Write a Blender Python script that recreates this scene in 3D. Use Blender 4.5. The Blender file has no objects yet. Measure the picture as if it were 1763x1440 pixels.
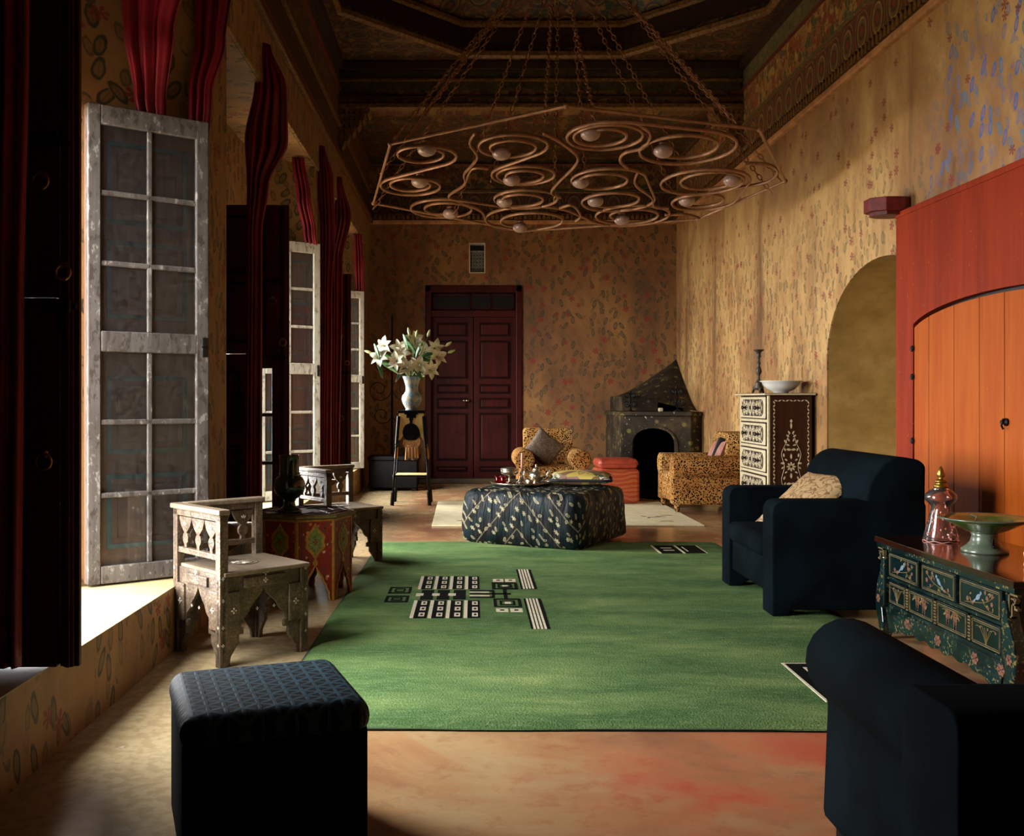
import bpy, bmesh, math, random
from mathutils import Vector, Matrix
random.seed(7)
PI = math.pi
S = bpy.context.scene
COL = S.collection

# ------------------------------------------------------------------ camera
F = 1700.0                      # focal length in pixels of the 1763 px wide frame
cam = bpy.data.cameras.new('camera'); camo = bpy.data.objects.new('camera', cam); COL.objects.link(camo)
cam.sensor_width = 36.0; cam.lens = 36.0*F/1763.0
cam.shift_x = 81.5/1763.0; cam.shift_y = -30.0/1763.0
cam.clip_start = 0.05; cam.clip_end = 200
camo.location = (0, 0, 1.2); camo.rotation_euler = (PI/2, 0, 0)
S.camera = camo

# ------------------------------------------------------------------ world and light
W = bpy.data.worlds.new('sky'); S.world = W; W.use_nodes = True
bg = W.node_tree.nodes['Background']
bg.inputs[0].default_value = (0.97, 0.985, 1.0, 1); bg.inputs[1].default_value = 34.0
PER = 3.9                       # the three windows repeat along the left wall
WIN = [0, 1, 2]
for k in WIN:                   # portals: they only guide the sky light through the window openings
    l = bpy.data.lights.new('window_portal', 'AREA'); l.shape = 'RECTANGLE'; l.size = 1.44; l.size_y = 2.3
    l.cycles.is_portal = True
    o = bpy.data.objects.new('window_portal', l); COL.objects.link(o)
    o.location = (-2.04, 3.98+PER*k, 1.46); o.rotation_euler = (PI/2, 0, -PI/2)
S.view_settings.view_transform = 'Standard'; S.view_settings.look = 'None'
S.view_settings.exposure = 0.0; S.view_settings.gamma = 1.0; S.view_settings.use_curve_mapping = False

# ------------------------------------------------------------------ mesh helpers
class MB:
    """collects shapes, builds ONE mesh object"""
    def __init__(s): s.v = []; s.f = []
    def add(s, vs, fs, M=None):
        o = len(s.v)
        s.v += [tuple(M @ Vector(p)) if M else tuple(p) for p in vs]
        s.f += [tuple(i+o for i in f) for f in fs]; return s
    def box(s, a, b, M=None):
        x0,y0,z0 = a; x1,y1,z1 = b
        vs = [(x0,y0,z0),(x1,y0,z0),(x1,y1,z0),(x0,y1,z0),(x0,y0,z1),(x1,y0,z1),(x1,y1,z1),(x0,y1,z1)]
        return s.add(vs, [(0,3,2,1),(4,5,6,7),(0,1,5,4),(1,2,6,5),(2,3,7,6),(3,0,4,7)], M)
    def prism(s, pts, lo, hi, axis='z', M=None):
        n = len(pts)
        def m(p, t): return {'z':(p[0],p[1],t),'y':(p[0],t,p[1]),'x':(t,p[0],p[1])}[axis]
        vs = [m(p,lo) for p in pts]+[m(p,hi) for p in pts]
        fs = [tuple(range(n))[::-1], tuple(range(n,2*n))]+[(i,(i+1)%n,n+(i+1)%n,n+i) for i in range(n)]
        return s.add(vs, fs, M)
    def tube(s, pts, r, n=8, closed=False, M=None, flat=1.0):
        pts = [Vector(p) for p in pts]; m = len(pts); vs = []; fs = []
        rr = r if isinstance(r,(list,tuple)) else [r]*m
        up = None
        for i,p in enumerate(pts):
            a = pts[(i-1)%m] if (closed or i>0) else pts[i]
            b = pts[(i+1)%m] if (closed or i<m-1) else pts[i]
            t = (b-a)
            if t.length < 1e-9: t = Vector((0,0,1))
            t.normalize()
            if up is None:
                up = Vector((0,0,1)) if abs(t.z)<0.9 else Vector((1,0,0))
            u = up - t*up.dot(t)
            if u.length < 1e-6: u = Vector((1,0,0)) - t*t.x
            u.normalize(); up = u; w = t.cross(u)
            for j in range(n):
                an = 2*PI*j/n
                vs.append(p+(u*math.cos(an)*flat+w*math.sin(an))*rr[i])
        k = m if closed else m-1
        for i in range(k):
            for j in range(n):
                a = i*n+j; b = i*n+(j+1)%n; c = ((i+1)%m)*n+(j+1)%n; d = ((i+1)%m)*n+j
                fs.append((a,b,c,d))
        if not closed:
            fs.append(tuple(range(n))[::-1]); fs.append(tuple(range((m-1)*n, m*n)))
        return s.add(vs, fs, M)
    def lathe(s, prof, n=28, c=(0,0,0), M=None):
        vs = []; fs = []; m = len(prof)
        for (r,z) in prof:
            for j in range(n):
                a = 2*PI*j/n; vs.append((c[0]+r*math.cos(a), c[1]+r*math.sin(a), c[2]+z))
        for i in range(m-1):
            for j in range(n):
                fs.append((i*n+j, i*n+(j+1)%n, (i+1)*n+(j+1)%n, (i+1)*n+j))
        fs.append(tuple(range(n))[::-1]); fs.append(tuple(range((m-1)*n, m*n)))
        return s.add(vs, fs, M)
    def leaf(s, c, L, w, ang, plane='xz', t=0.002, off=0.0, n=4, M=None):
        """thin pointed leaf / petal lying on a plane; c=(u,v)"""
        ca, sa = math.cos(ang), math.sin(ang); up = []; dn = []
        for i in range(n+1):
            q = i/n; ww = w*math.sin(PI*q)**0.8*0.5 if 0<q<1 else 0
            x = (q-0.5)*L
            up.append((x,ww)); 
            if 0<q<1: dn.append((x,-ww))
        pts = up+dn[::-1]
        pts = [(c[0]+x*ca-y*sa, c[1]+x*sa+y*ca) for x,y in pts]
        ax = {'xz':'y','yz':'x','xy':'z'}[plane]
        return s.prism(pts, off, off+t, ax, M)
    def grid(s, fn, nu, nv, M=None):
        vs = [fn(i/nu, j/nv) for j in range(nv+1) for i in range(nu+1)]
        fs = [(j*(nu+1)+i, j*(nu+1)+i+1, (j+1)*(nu+1)+i+1, (j+1)*(nu+1)+i) for j in range(nv) for i in range(nu)]
        return s.add(vs, fs, M)
    def sphere(s, c, r, n=16, m=10, M=None):
        rx,ry,rz = r if isinstance(r,(list,tuple)) else (r,r,r)
        vs=[(c[0],c[1],c[2]-rz)]; fs=[]
        for i in range(1,m):
            a=-PI/2+PI*i/m
            for j in range(n):
                b=2*PI*j/n; vs.append((c[0]+rx*math.cos(a)*math.cos(b), c[1]+ry*math.cos(a)*math.sin(b), c[2]+rz*math.sin(a)))
        vs.append((c[0],c[1],c[2]+rz)); e=len(vs)-1
        for j in range(n): fs.append((0,1+(j+1)%n,1+j)); fs.append((e,e-n+j,e-n+(j+1)%n))
        for i in range(m-2):
            for j in range(n):
                fs.append((1+i*n+j,1+i*n+(j+1)%n,1+(i+1)*n+(j+1)%n,1+(i+1)*n+j))
        return s.add(vs,fs,M)
    def build(s, name, mat, parent=None, loc=None, rot=None, smooth=False, bevel=0, seg=2, sub=0, solid=0, ang=35):
        me = bpy.data.meshes.new(name); me.from_pydata(s.v, [], s.f); 
        bm = bmesh.new(); bm.from_mesh(me)
        bmesh.ops.recalc_face_normals(bm, faces=bm.faces[:]); bm.to_mesh(me); bm.free()
        o = bpy.data.objects.new(name, me); COL.objects.link(o)
        if mat: me.materials.append(mat)
        if parent: o.parent = parent
        if loc: o.location = loc
        if rot: o.rotation_euler = rot
        if smooth: me.polygons.foreach_set('use_smooth', [True]*len(me.polygons))
        if solid:
            m = o.modifiers.new('solid','SOLIDIFY'); m.thickness = solid; m.offset = 0
        if bevel:
            m = o.modifiers.new('bevel','BEVEL'); m.width = bevel; m.segments = seg; m.limit_method = 'ANGLE'; m.angle_limit = math.radians(ang)
            m.use_clamp_overlap = True
        if sub:
            m = o.modifiers.new('sub','SUBSURF'); m.levels = sub; m.render_levels = sub
        return o
def bx(name, a, b, mat, parent=None, bevel=0.0, **k): return MB().box(a,b).build(name, mat, parent, bevel=bevel, **k)
def tag(o, label, cat=None, group=None, kind=None):
    o['label'] = label
    if cat: o['category'] = cat
    if group: o['group'] = group
    if kind: o['kind'] = kind
    return o
def thing(name, label, cat, loc=(0,0,0), rz=0, group=None, kind=None):
    o = bpy.data.objects.new(name, None); COL.objects.link(o); o.empty_display_size = 0.1
    o.location = loc; o.rotation_euler = (0,0,rz)
    return tag(o, label, cat, group, kind)
def struct(o, label=None):
    o['kind'] = 'structure'
    if label: o['label'] = label
    return o
def smoothpath(ctrl, n=8, closed=False):
    """Catmull-Rom through control points"""
    P = [Vector(p) for p in ctrl]; out = []; m = len(P)
    rng = range(m) if closed else range(m-1)
    for i in rng:
        g = lambda k: P[k%m] if closed else P[max(0,min(m-1,k))]
        p0,p1,p2,p3 = g(i-1),g(i),g(i+1),g(i+2)
        for j in range(n):
            t = j/n
            out.append(0.5*((2*p1)+(p2-p0)*t+(2*p0-5*p1+4*p2-p3)*t*t+(3*p1-p0-3*p2+p3)*t**3))
    if not closed: out.append(P[-1])
    return out
def RZ(a): return Matrix.Rotation(a,4,'Z')
def TR(x,y,z): return Matrix.Translation((x,y,z))

# ------------------------------------------------------------------ materials
def lin(h):
    h = h.lstrip('#'); c = [int(h[i:i+2],16)/255 for i in (0,2,4)]
    return tuple([(x/12.92 if x<=0.04045 else ((x+0.055)/1.055)**2.4) for x in c]+[1.0])
class NT:
    def __init__(s, name):
        s.m = bpy.data.materials.new(name); s.m.use_nodes = True; s.t = s.m.node_tree
        s.b = s.t.nodes['Principled BSDF']; s.out = s.t.nodes['Material Output']
    def put(s, sock, v):
        if isinstance(v, bpy.types.NodeSocket): s.t.links.new(v, sock)
        elif v is not None:
            if isinstance(v,str): v = lin(v)
            sock.default_value = v
    def n(s, ty, ins=None, **kw):
        x = s.t.nodes.new('ShaderNode'+ty)
        for k,v in kw.items(): setattr(x,k,v)
        for k,v in (ins or {}).items(): s.put(x.inputs[k], v)
        return x
    def math(s, op, a, b=None, c=None, clamp=False):
        x = s.n('Math', operation=op, use_clamp=clamp); s.put(x.inputs[0],a)
        if b is not None: s.put(x.inputs[1],b)
        if c is not None: s.put(x.inputs[2],c)
        return x.outputs[0]
    def vm(s, op, a, b=None, out=0):
        x = s.n('VectorMath', operation=op); s.put(x.inputs[0],a)
        if b is not None: s.put(x.inputs[1],b)
        return x.outputs[out]
    def step(s, v, lo, hi):
        x = s.n('MapRange', {'Value':v,'From Min':lo,'From Max':hi}); x.interpolation_type='SMOOTHSTEP'; return x.outputs[0]
    def mix(s, f, a, b, mode='MIX'):
        x = s.n('Mix', data_type='RGBA', blend_type=mode); s.put(x.inputs[0],f); s.put(x.inputs[6],a); s.put(x.inputs[7],b); return x.outputs[2]
    def ramp(s, f, stops, const=False):
        x = s.n('ValToRGB'); e = x.color_ramp.elements
        if const: x.color_ramp.interpolation = 'CONSTANT'
        while len(e) < len(stops): e.new(0.5)
        for i,(p,c) in enumerate(stops):
            e[i].position = p; e[i].color = lin(c) if isinstance(c,str) else c
        s.put(x.inputs[0], f); return x.outputs[0]
    def pos(s): return s.n('NewGeometry').outputs['Position']
    def obj(s): return s.n('TexCoord').outputs['Object']
    def sep(s, v): return s.n('SeparateXYZ', {0:v}).outputs
    def comb(s, x=0.0, y=0.0, z=0.0): return s.n('CombineXYZ', {0:x,1:y,2:z}).outputs[0]
    def noise(s, v, sc, det=3.0, ro=0.55, dist=0.0, col=False):
        return s.n('TexNoise', {'Vector':v,'Scale':sc,'Detail':det,'Roughness':ro,'Distortion':dist}).outputs[1 if col else 0]
    def vor(s, v, sc=1.0, rnd=1.0, feat='F1', dim='3D'):
        return s.n('TexVoronoi', {'Vector':v,'Scale':sc,'Randomness':rnd}, feature=feat, voronoi_dimensions=dim).outputs
    def bump(s, h, st=0.3, d=0.01):
        s.put(s.b.inputs['Normal'], s.n('Bump', {'Height':h,'Strength':st,'Distance':d}).outputs[0])
    def fin(s, col, rough=0.6, metal=0.0, spec=None, coat=0):
        s.put(s.b.inputs['Base Color'], col); s.put(s.b.inputs['Roughness'], rough); s.put(s.b.inputs['Metallic'], metal)
        if spec is not None: s.put(s.b.inputs['Specular IOR Level'], spec)
        if coat: s.put(s.b.inputs['Coat Weight'], coat); s.put(s.b.inputs['Coat Roughness'], 0.12)
        return s.m
def plain(name, c1, c2=None, sc=8.0, rough=0.6, metal=0.0, bump=0.0, stretch=(1,1,1), spec=None, coat=0, det=4.0):
    n = NT(name); v = n.vm('MULTIPLY', n.obj(), stretch)
    f = n.noise(v, sc, det)
    col = n.mix(n.step(f,0.35,0.68), c1, c2 or c1)
    if bump: n.bump(n.noise(v, sc*3, 4), bump, 0.005)
    return n.fin(col, rough, metal, spec, coat)

def prints(n, uv, scale, tilt=0.6, size=1.0, leafw=0.17, leafl=0.40, fl=0.87, outline=True):
    """hand-stamped leaves and rosettes on a plane: returns leaf mask, rosette mask, random colour"""
    wob = n.vm('MULTIPLY', n.vm('SUBTRACT', n.noise(uv, 14.0, 2, col=True), (0.5,0.5,0.5)), (0.022,0.022,0))
    v = n.vm('MULTIPLY', n.vm('ADD', uv, wob), (scale,scale,scale))
    vo = n.vor(v, 1.0, 0.8, dim='2D')
    d = n.vm('SUBTRACT', v, vo['Position']); rnd = n.sep(vo['Color'])
    ang = n.math('MULTIPLY', n.math('SUBTRACT', rnd[0], 0.5), tilt*2)
    r = n.n('VectorRotate', {'Vector':d,'Angle':ang}, rotation_type='Z_AXIS').outputs[0]
    L = n.vm('LENGTH', n.vm('DIVIDE', r, (leafw*size, leafl*size, 1.0)), out=1)
    body = n.step(L, 1.06, 0.9)
    ring = n.math('MAXIMUM', n.step(L, 0.42, 0.72), 0.4) if outline else 1.0
    vein = n.math('MULTIPLY', n.step(n.math('ABSOLUTE', n.sep(r)[0]), 0.035, 0.015), 0.6)
    leaf = n.math('MULTIPLY', body, n.math('MAXIMUM', ring, vein))
    isf = n.math('GREATER_THAN', rnd[1], fl)
    dl = n.vm('LENGTH', d, out=1)
    an = n.math('ARCTAN2', n.sep(d)[1], n.sep(d)[0])
    pet = n.math('SINE', n.math('MULTIPLY', an, 6.0))
    rr = n.math('ADD', n.math('MULTIPLY', pet, 0.05), 0.27*size)
    fm = n.math('MULTIPLY', n.step(n.math('SUBTRACT', dl, rr), 0.03, -0.02), n.math('MAXIMUM', n.step(pet,-0.9,-0.2), n.step(dl,0.12,0.07)))
    fm = n.math('MULTIPLY', fm, isf)
    leaf = n.math('MULTIPLY', leaf, n.math('SUBTRACT', 1.0, isf))
    fade = n.step(n.math('ADD', rnd[2], n.math('MULTIPLY', n.noise(uv, 1.3, 2), 0.8)), 0.35, 0.95)
    return leaf, fm, rnd, fade

def plaster(name, axes, cols, leafcol, leafcol2, redcol, scale=8.5, strength=0.8, blue=False, tilt=0.6, size=1.0, stain=0.6, rough=0.62):
    n = NT(name); p = n.sep(n.pos())
    uv = n.comb(p[axes[0]], p[axes[1]], 0.0)
    big = n.noise(n.vm('MULTIPLY', uv, (1.0,0.55,1)), 1.1, 5, 0.6, 0.4)
    col = n.ramp(big, [(0.30,cols[0]),(0.47,cols[1]),(0.60,cols[2]),(0.74,cols[3])])
    cloud = n.noise(n.vm('MULTIPLY', uv, (1,0.45,1)), 3.3, 5, 0.62)
    col = n.mix(n.math('MULTIPLY', n.step(cloud,0.47,0.66), 0.6), col, cols[1])
    drip = n.noise(n.vm('MULTIPLY', uv, (2.6,0.28,1)), 1.0, 4, 0.6)
    col = n.mix(n.math('MULTIPLY', n.step(drip,0.54,0.70), stain), col, cols[0])
    fine = n.noise(uv, 26, 3)
    col = n.mix(n.math('MULTIPLY', n.step(fine,0.45,0.75), 0.18), col, cols[0])
    leaf, fm, rnd, fade = prints(n, uv, scale, tilt, size, fl=0.93 if blue else 0.87)
    lc = n.mix(n.step(rnd[2],0.3,0.7), leafcol, leafcol2)
    leafb, fmb, rndb, fadeb = prints(n, n.vm('ADD', uv, (3.37,1.71,0.0)), scale*1.12, tilt, size*0.9, fl=0.93)
    leaf = n.math('MAXIMUM', leaf, n.math('MULTIPLY', leafb, n.math('MULTIPLY', fadeb, 0.7))); fm = n.math('MAXIMUM', fm, fmb)
    amt = n.math('MULTIPLY', n.math('MULTIPLY', leaf, fade), strength)
    if blue:
        reg = n.math('MULTIPLY', n.step(n.math('ADD', p[1], n.math('MULTIPLY', big, 1.2)), 7.35, 6.75), n.step(n.math('ADD',p[2],n.math('MULTIPLY',big,0.5)), 2.6, 2.95))
        lc = n.mix(reg, lc, n.mix(n.step(rnd[0],0.3,0.8), '#2f63b0', '#4a7a98'))
        hi = n.step(n.math('ADD', p[2], n.math('MULTIPLY', cloud, 1.3)), 4.0, 3.1)
        amt = n.math('MULTIPLY', amt, n.math('MAXIMUM', n.math('MAXIMUM', hi, 0.12), reg))
    col = n.mix(amt, col, lc)
    col = n.mix(n.math('MULTIPLY', fm, n.math('MULTIPLY', strength, 0.95)), col, redcol)
    n.bump(n.math('ADD', n.math('MULTIPLY',cloud,0.6), n.math('MULTIPLY',fine,0.25)), 0.25, 0.02)
    return n.fin(col, rough)

M = {}
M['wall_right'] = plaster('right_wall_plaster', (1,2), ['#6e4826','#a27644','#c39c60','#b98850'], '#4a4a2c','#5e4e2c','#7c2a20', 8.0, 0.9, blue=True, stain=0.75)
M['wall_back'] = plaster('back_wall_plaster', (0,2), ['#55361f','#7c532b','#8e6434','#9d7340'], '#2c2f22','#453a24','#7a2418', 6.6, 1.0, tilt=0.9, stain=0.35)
M['wall_left'] = plaster('left_wall_plaster', (1,2), ['#6a4c2c','#8c683c','#9d7848','#aa8858'], '#232a1c','#34321f','#7a2420', 7.6, 0.95, tilt=0.7, size=1.15)
M['soffit'] = plaster('window_soffit_plaster', (1,0), ['#6a4c2c','#8c683c','#9d7848','#aa8858'], '#232a1c','#34321f','#7a2420', 7.6, 0.95)
M['jamb'] = plaster('window_jamb_plaster', (0,2), ['#6a4c2c','#8c683c','#9d7848','#aa8858'], '#232a1c','#34321f','#7a2420', 7.6, 0.95, tilt=0.7, size=1.15)
def sillmat():
    n = NT('sill_plaster'); p = n.sep(n.pos()); uv = n.comb(p[1],p[0],0.0)
    col = n.ramp(n.noise(uv,3.0,5), [(0.3,'#8f7a52'),(0.55,'#a89468'),(0.75,'#b4a47c')])
    leaf,fm,rnd,fade = prints(n, uv, 8.0, 0.8, 1.0)
    col = n.mix(n.math('MULTIPLY', leaf, 0.22), col, '#6a6040')
    return n.fin(col, 0.55)
M['sill'] = sillmat()
def nichemat():
    n = NT('niche_plaster'); v = n.pos()
    a = n.noise(n.vm('MULTIPLY', v, (1,1,1.6)), 2.2, 5, 0.6); b = n.noise(v, 9, 4)
    col = n.ramp(a, [(0.3,'#8a6a32'),(0.5,'#a58344'),(0.7,'#b89656')])
    col = n.mix(n.math('MULTIPLY', n.step(b,0.4,0.7),0.25), col, '#7c6430')
    n.bump(b,0.15,0.01); return n.fin(col,0.6)
M['niche'] = nichemat()
def floormat():
    n = NT('polished_floor'); v = n.pos()
    a = n.noise(v, 0.9, 6, 0.62, 0.6); b = n.noise(v, 4.5, 5, 0.6); c = n.noise(v, 22, 4)
    col = n.ramp(a, [(0.28,'#704634'),(0.40,'#8a5e44'),(0.50,'#9f7852'),(0.60,'#a58c66'),(0.74,'#8a5844')])
    col = n.mix(n.math('MULTIPLY', n.step(b,0.45,0.7),0.6), col, '#b09468')
    col = n.mix(n.math('MULTIPLY', n.step(n.noise(v, 9, 6, 0.7, 0.1),0.48,0.68),0.4), col, '#7c4a32')
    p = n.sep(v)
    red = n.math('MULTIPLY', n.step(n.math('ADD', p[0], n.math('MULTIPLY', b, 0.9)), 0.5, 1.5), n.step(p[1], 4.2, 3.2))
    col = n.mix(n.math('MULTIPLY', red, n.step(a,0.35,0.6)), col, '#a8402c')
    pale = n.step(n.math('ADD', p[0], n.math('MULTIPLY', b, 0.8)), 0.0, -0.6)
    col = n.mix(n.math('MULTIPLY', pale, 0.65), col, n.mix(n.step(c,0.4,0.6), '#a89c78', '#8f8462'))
    scr = n.noise(n.vm('MULTIPLY', v, (3,40,1)), 2.0, 3)
    col = n.mix(n.math('MULTIPLY', n.step(scr,0.70,0.78),0.3), col, '#d8c8a8')
    n.bump(n.math('ADD', n.math('MULTIPLY',b,0.7), n.math('MULTIPLY',c,0.2)), 0.12, 0.01)
    return n.fin(col, n.math('ADD', 0.10, n.math('MULTIPLY', b, 0.25)), spec=0.5)
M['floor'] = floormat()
def frieze(name, ax, dark=1.0, ceil=False):
    n = NT(name); p = n.sep(n.pos()); u = p[ax]; z = p[2]
    uv = n.comb(u, z, p[1-ax] if ceil else 0.0)
    ch = n.vor(uv, 13.0, 0.9); h = n.noise(uv, 18, 4)
    chaos = n.ramp(n.math('ADD', n.math('MULTIPLY', n.sep(ch['Color'])[0], 0.7), n.math('MULTIPLY', h, 0.35)),
        [(0.1,'#3c5030'),(0.3,'#8f3620'),(0.5,'#a5803c'),(0.62,'#6a3a20'),(0.78,'#c09a50'),(0.92,'#46301c')], True)
    vein = n.step(n.vor(uv, 13.0, 0.9, 'DISTANCE_TO_EDGE')['Distance'], 0.07, 0.03)
    chaos = n.mix(n.math('MULTIPLY', vein, 0.7), chaos, '#a8823c')
    if ceil:
        q = n.vm('SUBTRACT', n.vm('FRACTION', n.vm('MULTIPLY', n.comb(p[0],p[1],0.0), (3.2,3.2,1))), (0.5,0.5,0))
        r = n.math('DIVIDE', n.vm('LENGTH', q, out=1), 0.7)
    else:
        du = n.math('SUBTRACT', n.math('FRACT', n.math('DIVIDE', u, 0.29)), 0.5)
        r = n.vm('LENGTH', n.comb(n.math('DIVIDE', n.math('MULTIPLY', du, 0.29), 0.20), n.math('DIVIDE', n.math('SUBTRACT', z, 4.07), 0.26), 0.0), out=1)
    oval = n.ramp(r, [(0.0,'#8a2c1c'),(0.16,'#2a2418'),(0.26,'#6a5a2c'),(0.38,'#a8863e'),(0.46,'#4a2616'),(0.60,'#8f6c30'),(0.66,'#55281a')], True)
    col = chaos
    if ceil: col = n.mix(n.step(r,0.62,0.5), chaos, oval)
    else:
        inb = n.math('MULTIPLY', n.math('GREATER_THAN', z, 3.94), n.math('LESS_THAN', z, 4.22))
        col = n.mix(inb, chaos, oval)
        gb = n.math('MULTIPLY', n.math('GREATER_THAN', z, 4.64), n.math('LESS_THAN', z, 4.86))
        col = n.mix(n.math('MULTIPLY', gb, 0.75), col, n.mix(n.step(h,0.4,0.6), '#2f4a30', '#6d7a44'))
        col = n.mix(n.math('MULTIPLY', n.step(h,0.35,0.6), 0.4), col, '#5a2e18')
    if dark != 1.0: col = n.mix(1.0, col, (dark,dark*0.9,dark*0.8,1), 'MULTIPLY')  # dark multiplies shade into the painted colours
    n.bump(n.math('ADD', vein, h), 0.35, 0.015)
    return n.fin(col, 0.55)
M['frieze_r'] = frieze('painted_frieze_side', 1); M['frieze_b'] = frieze('painted_frieze_end', 0, 0.4); M['frieze_l'] = frieze('shaded_frieze_side', 1, 0.4)  # end and left copies are darkened: upper-room shade put into their colour
M['ceil'] = frieze('painted_ceiling', 0, 0.34, True)  # ceiling copy of the frieze paint, shade put into its colour
M['gilt'] = plain('gilt_moulding', '#7a5620', '#4a2c12', 30, 0.5, bump=0.4)
M['darkmould'] = plain('dark_moulding', '#2a1810', '#3c2214', 20, 0.5)
M['redmould'] = plain('red_moulding', '#6a2016', '#51180f', 20, 0.5)
M['greenmould'] = plain('green_moulding', '#3c4a28', '#5a5a30', 20, 0.5)
M['trimplaster'] = plain('pale_trim', '#c08a58', '#a06a3c', 10, 0.6, bump=0.2)
def wood(name, c1, c2, c3=None, axis=2, sc=6.0, rough=0.45, coat=0, bump=0.2, spec=None, chips=None):
    n = NT(name); st = [14.0,14.0,14.0]; st[axis] = 0.8
    v = n.vm('MULTIPLY', n.obj(), tuple(st))
    a = n.noise(v, sc*0.2, 5, 0.6, 1.2); b = n.noise(n.obj(), 3, 3)
    col = n.mix(n.step(a,0.35,0.65), c1, c2)
    if c3: col = n.mix(n.math('MULTIPLY', n.step(b,0.45,0.7),0.6), col, c3)
    if chips:
        ck = n.noise(n.vm('MULTIPLY', n.obj(), (1,1,0.5)), 34, 6, 0.65)
        col = n.mix(n.math('MULTIPLY', n.step(ck,0.55,0.60),0.75), col, chips)
        col = n.mix(n.math('MULTIPLY', n.step(ck,0.42,0.36),0.5), col, '#9a948c')
    n.bump(a, bump, 0.004); return n.fin(col, rough, coat=coat, spec=spec)
M['redwood'] = wood('dark_red_wood', '#3c120e', '#521a14', '#2c0d0a', rough=0.45, spec=0.2)
M['doorwood'] = wood('oxblood_door_paint', '#320e0a', '#44120c', '#240a08', rough=0.5, spec=0.15)
M['doorgroove'] = plain('door_groove', '#160605', '#1e0807', 10, 0.6, spec=0.08)
M['greypaint_pale'] = wood('peeling_cream_paint', '#8c8472', '#a39b88', '#6c6152', rough=0.6, bump=0.5, chips='#5a4c3c')
M['greypaint'] = wood('weathered_grey_paint', '#463f3a', '#57514b', '#342b24', rough=0.6, bump=0.5, chips='#2c221c')
M['shutter'] = wood('brown_shutter', '#7c5845', '#906a54', '#6a4a3c', rough=0.55)
M['bluetrim'] = plain('faded_blue_trim', '#4f8490', '#3f6c78', 12, 0.55)
def glass(name, tint=(0.93,0.96,0.97,1), haze=0.06, hazec=(0.5,0.5,0.48,1), rough=0.02):
    n = NT(name); t = n.t
    tr = n.n('BsdfTransparent', {0:tint}); gl = n.n('BsdfGlossy', {0:(1,1,1,1),'Roughness':rough}); df = n.n('BsdfDiffuse', {0:hazec})
    fr = n.n('Fresnel', {0:1.45})
    dust = n.math('MULTIPLY', n.step(n.noise(n.obj(), 30, 6, 0.7), 0.2, 0.8), haze*2)
    a = n.n('MixShader', {0:fr.outputs[0],1:tr.outputs[0],2:gl.outputs[0]}); b = n.n('MixShader', {0:dust,1:a.outputs[0],2:df.outputs[0]})
    t.links.new(b.outputs[0], n.out.inputs[0]); return n.m
M['pane'] = glass('dusty_pane', haze=0.025)
M['clearglass'] = glass('pink_clear_glass', (0.97,0.86,0.82,1), 0.03)
M['redglass'] = glass('ruby_glass', (0.75,0.06,0.07,1), 0.04, (0.4,0.02,0.02,1))
def velvet(name, c1, c2, rough=0.9, sheen=0.35, sc=60, spec=0.2, tint=None):
    n = NT(name); a = n.noise(n.obj(), 4, 4); b = n.noise(n.obj(), sc, 3)
    col = n.mix(n.step(a,0.35,0.65), c1, c2)
    n.put(n.b.inputs['Sheen Weight'], sheen); n.put(n.b.inputs['Sheen Roughness'], 0.5)
    if tint: n.put(n.b.inputs['Sheen Tint'], lin(tint))
    n.bump(b, 0.15, 0.003); return n.fin(col, rough, spec=spec)
M['navy'] = velvet('navy_wool', '#060b0d', '#0a1317', sheen=0.0, spec=0.03)
M['curtain'] = velvet('crimson_silk', '#5c0a18', '#780f22', 0.55, 0.15, 40, 0.3, '#c04060')
M['curtain_dark'] = M['curtain']
def leopard():
    n = NT('leopard_print'); v = n.obj()
    w = n.vm('ADD', v, n.vm('MULTIPLY', n.noise(v, 20, 2, col=True), (0.03,0.03,0.03)))
    vo = n.vor(w, 56.0, 0.85)
    rnd = n.sep(vo['Color'])
    spot = n.math('MULTIPLY', n.step(vo['Distance'], 0.50, 0.41), n.math('GREATER_THAN', rnd[0], 0.12))
    a = n.noise(v, 3.2, 3)
    base = n.ramp(a, [(0.3,'#966634'),(0.5,'#ac7c42'),(0.7,'#c9a266')])
    base = n.mix(n.math('MULTIPLY', n.step(vo['Distance'],0.62,0.4),0.4), base, '#8a4c20')
    return n.fin(n.mix(spot, base, '#170c07'), 0.85, spec=0.08)
M['leopard'] = leopard()
def rugmat():
    n = NT('green_wool_pile'); v = n.obj()
    a = n.noise(n.vm('MULTIPLY', v, (0.8,2.2,1)), 1.5, 5, 0.62, 0.3); b = n.noise(v, 120, 2); c = n.noise(n.vm('MULTIPLY', v, (6,22,1)), 2.0, 4, 0.6)
    col = n.ramp(a, [(0.28,'#34502b'),(0.43,'#466036'),(0.57,'#5a7040'),(0.72,'#7c8a54')])
    col = n.mix(n.math('MULTIPLY', n.step(c,0.45,0.75),0.45), col, '#75895a')
    col = n.mix(n.math('MULTIPLY', n.step(b,0.5,0.8),0.3), col, '#234a20')
    n.bump(n.math('ADD', b, n.math('MULTIPLY', a, 1.5)), 0.5, 0.012)
    return n.fin(col, 0.95, spec=0.1)
M['rug'] = rugmat()
M['rugblack'] = plain('black_wool', '#0a0b0b', '#121312', 60, 0.95, bump=0.3, spec=0.05)
M['rugcream'] = plain('cream_wool', '#cfc3a8', '#b9ad92', 60, 0.95, bump=0.3)
M['rugback'] = plain('rug_edge_binding', '#1e2a18', '#2a3a22', 60, 0.95)
M['creamrug'] = plain('cream_rug_pile', '#cdbf94', '#d9cda8', 9, 0.95, bump=0.3)
M['rugbrown'] = plain('rug_brown_stroke', '#6a5a3c', '#564a30', 20, 0.95)
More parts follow.
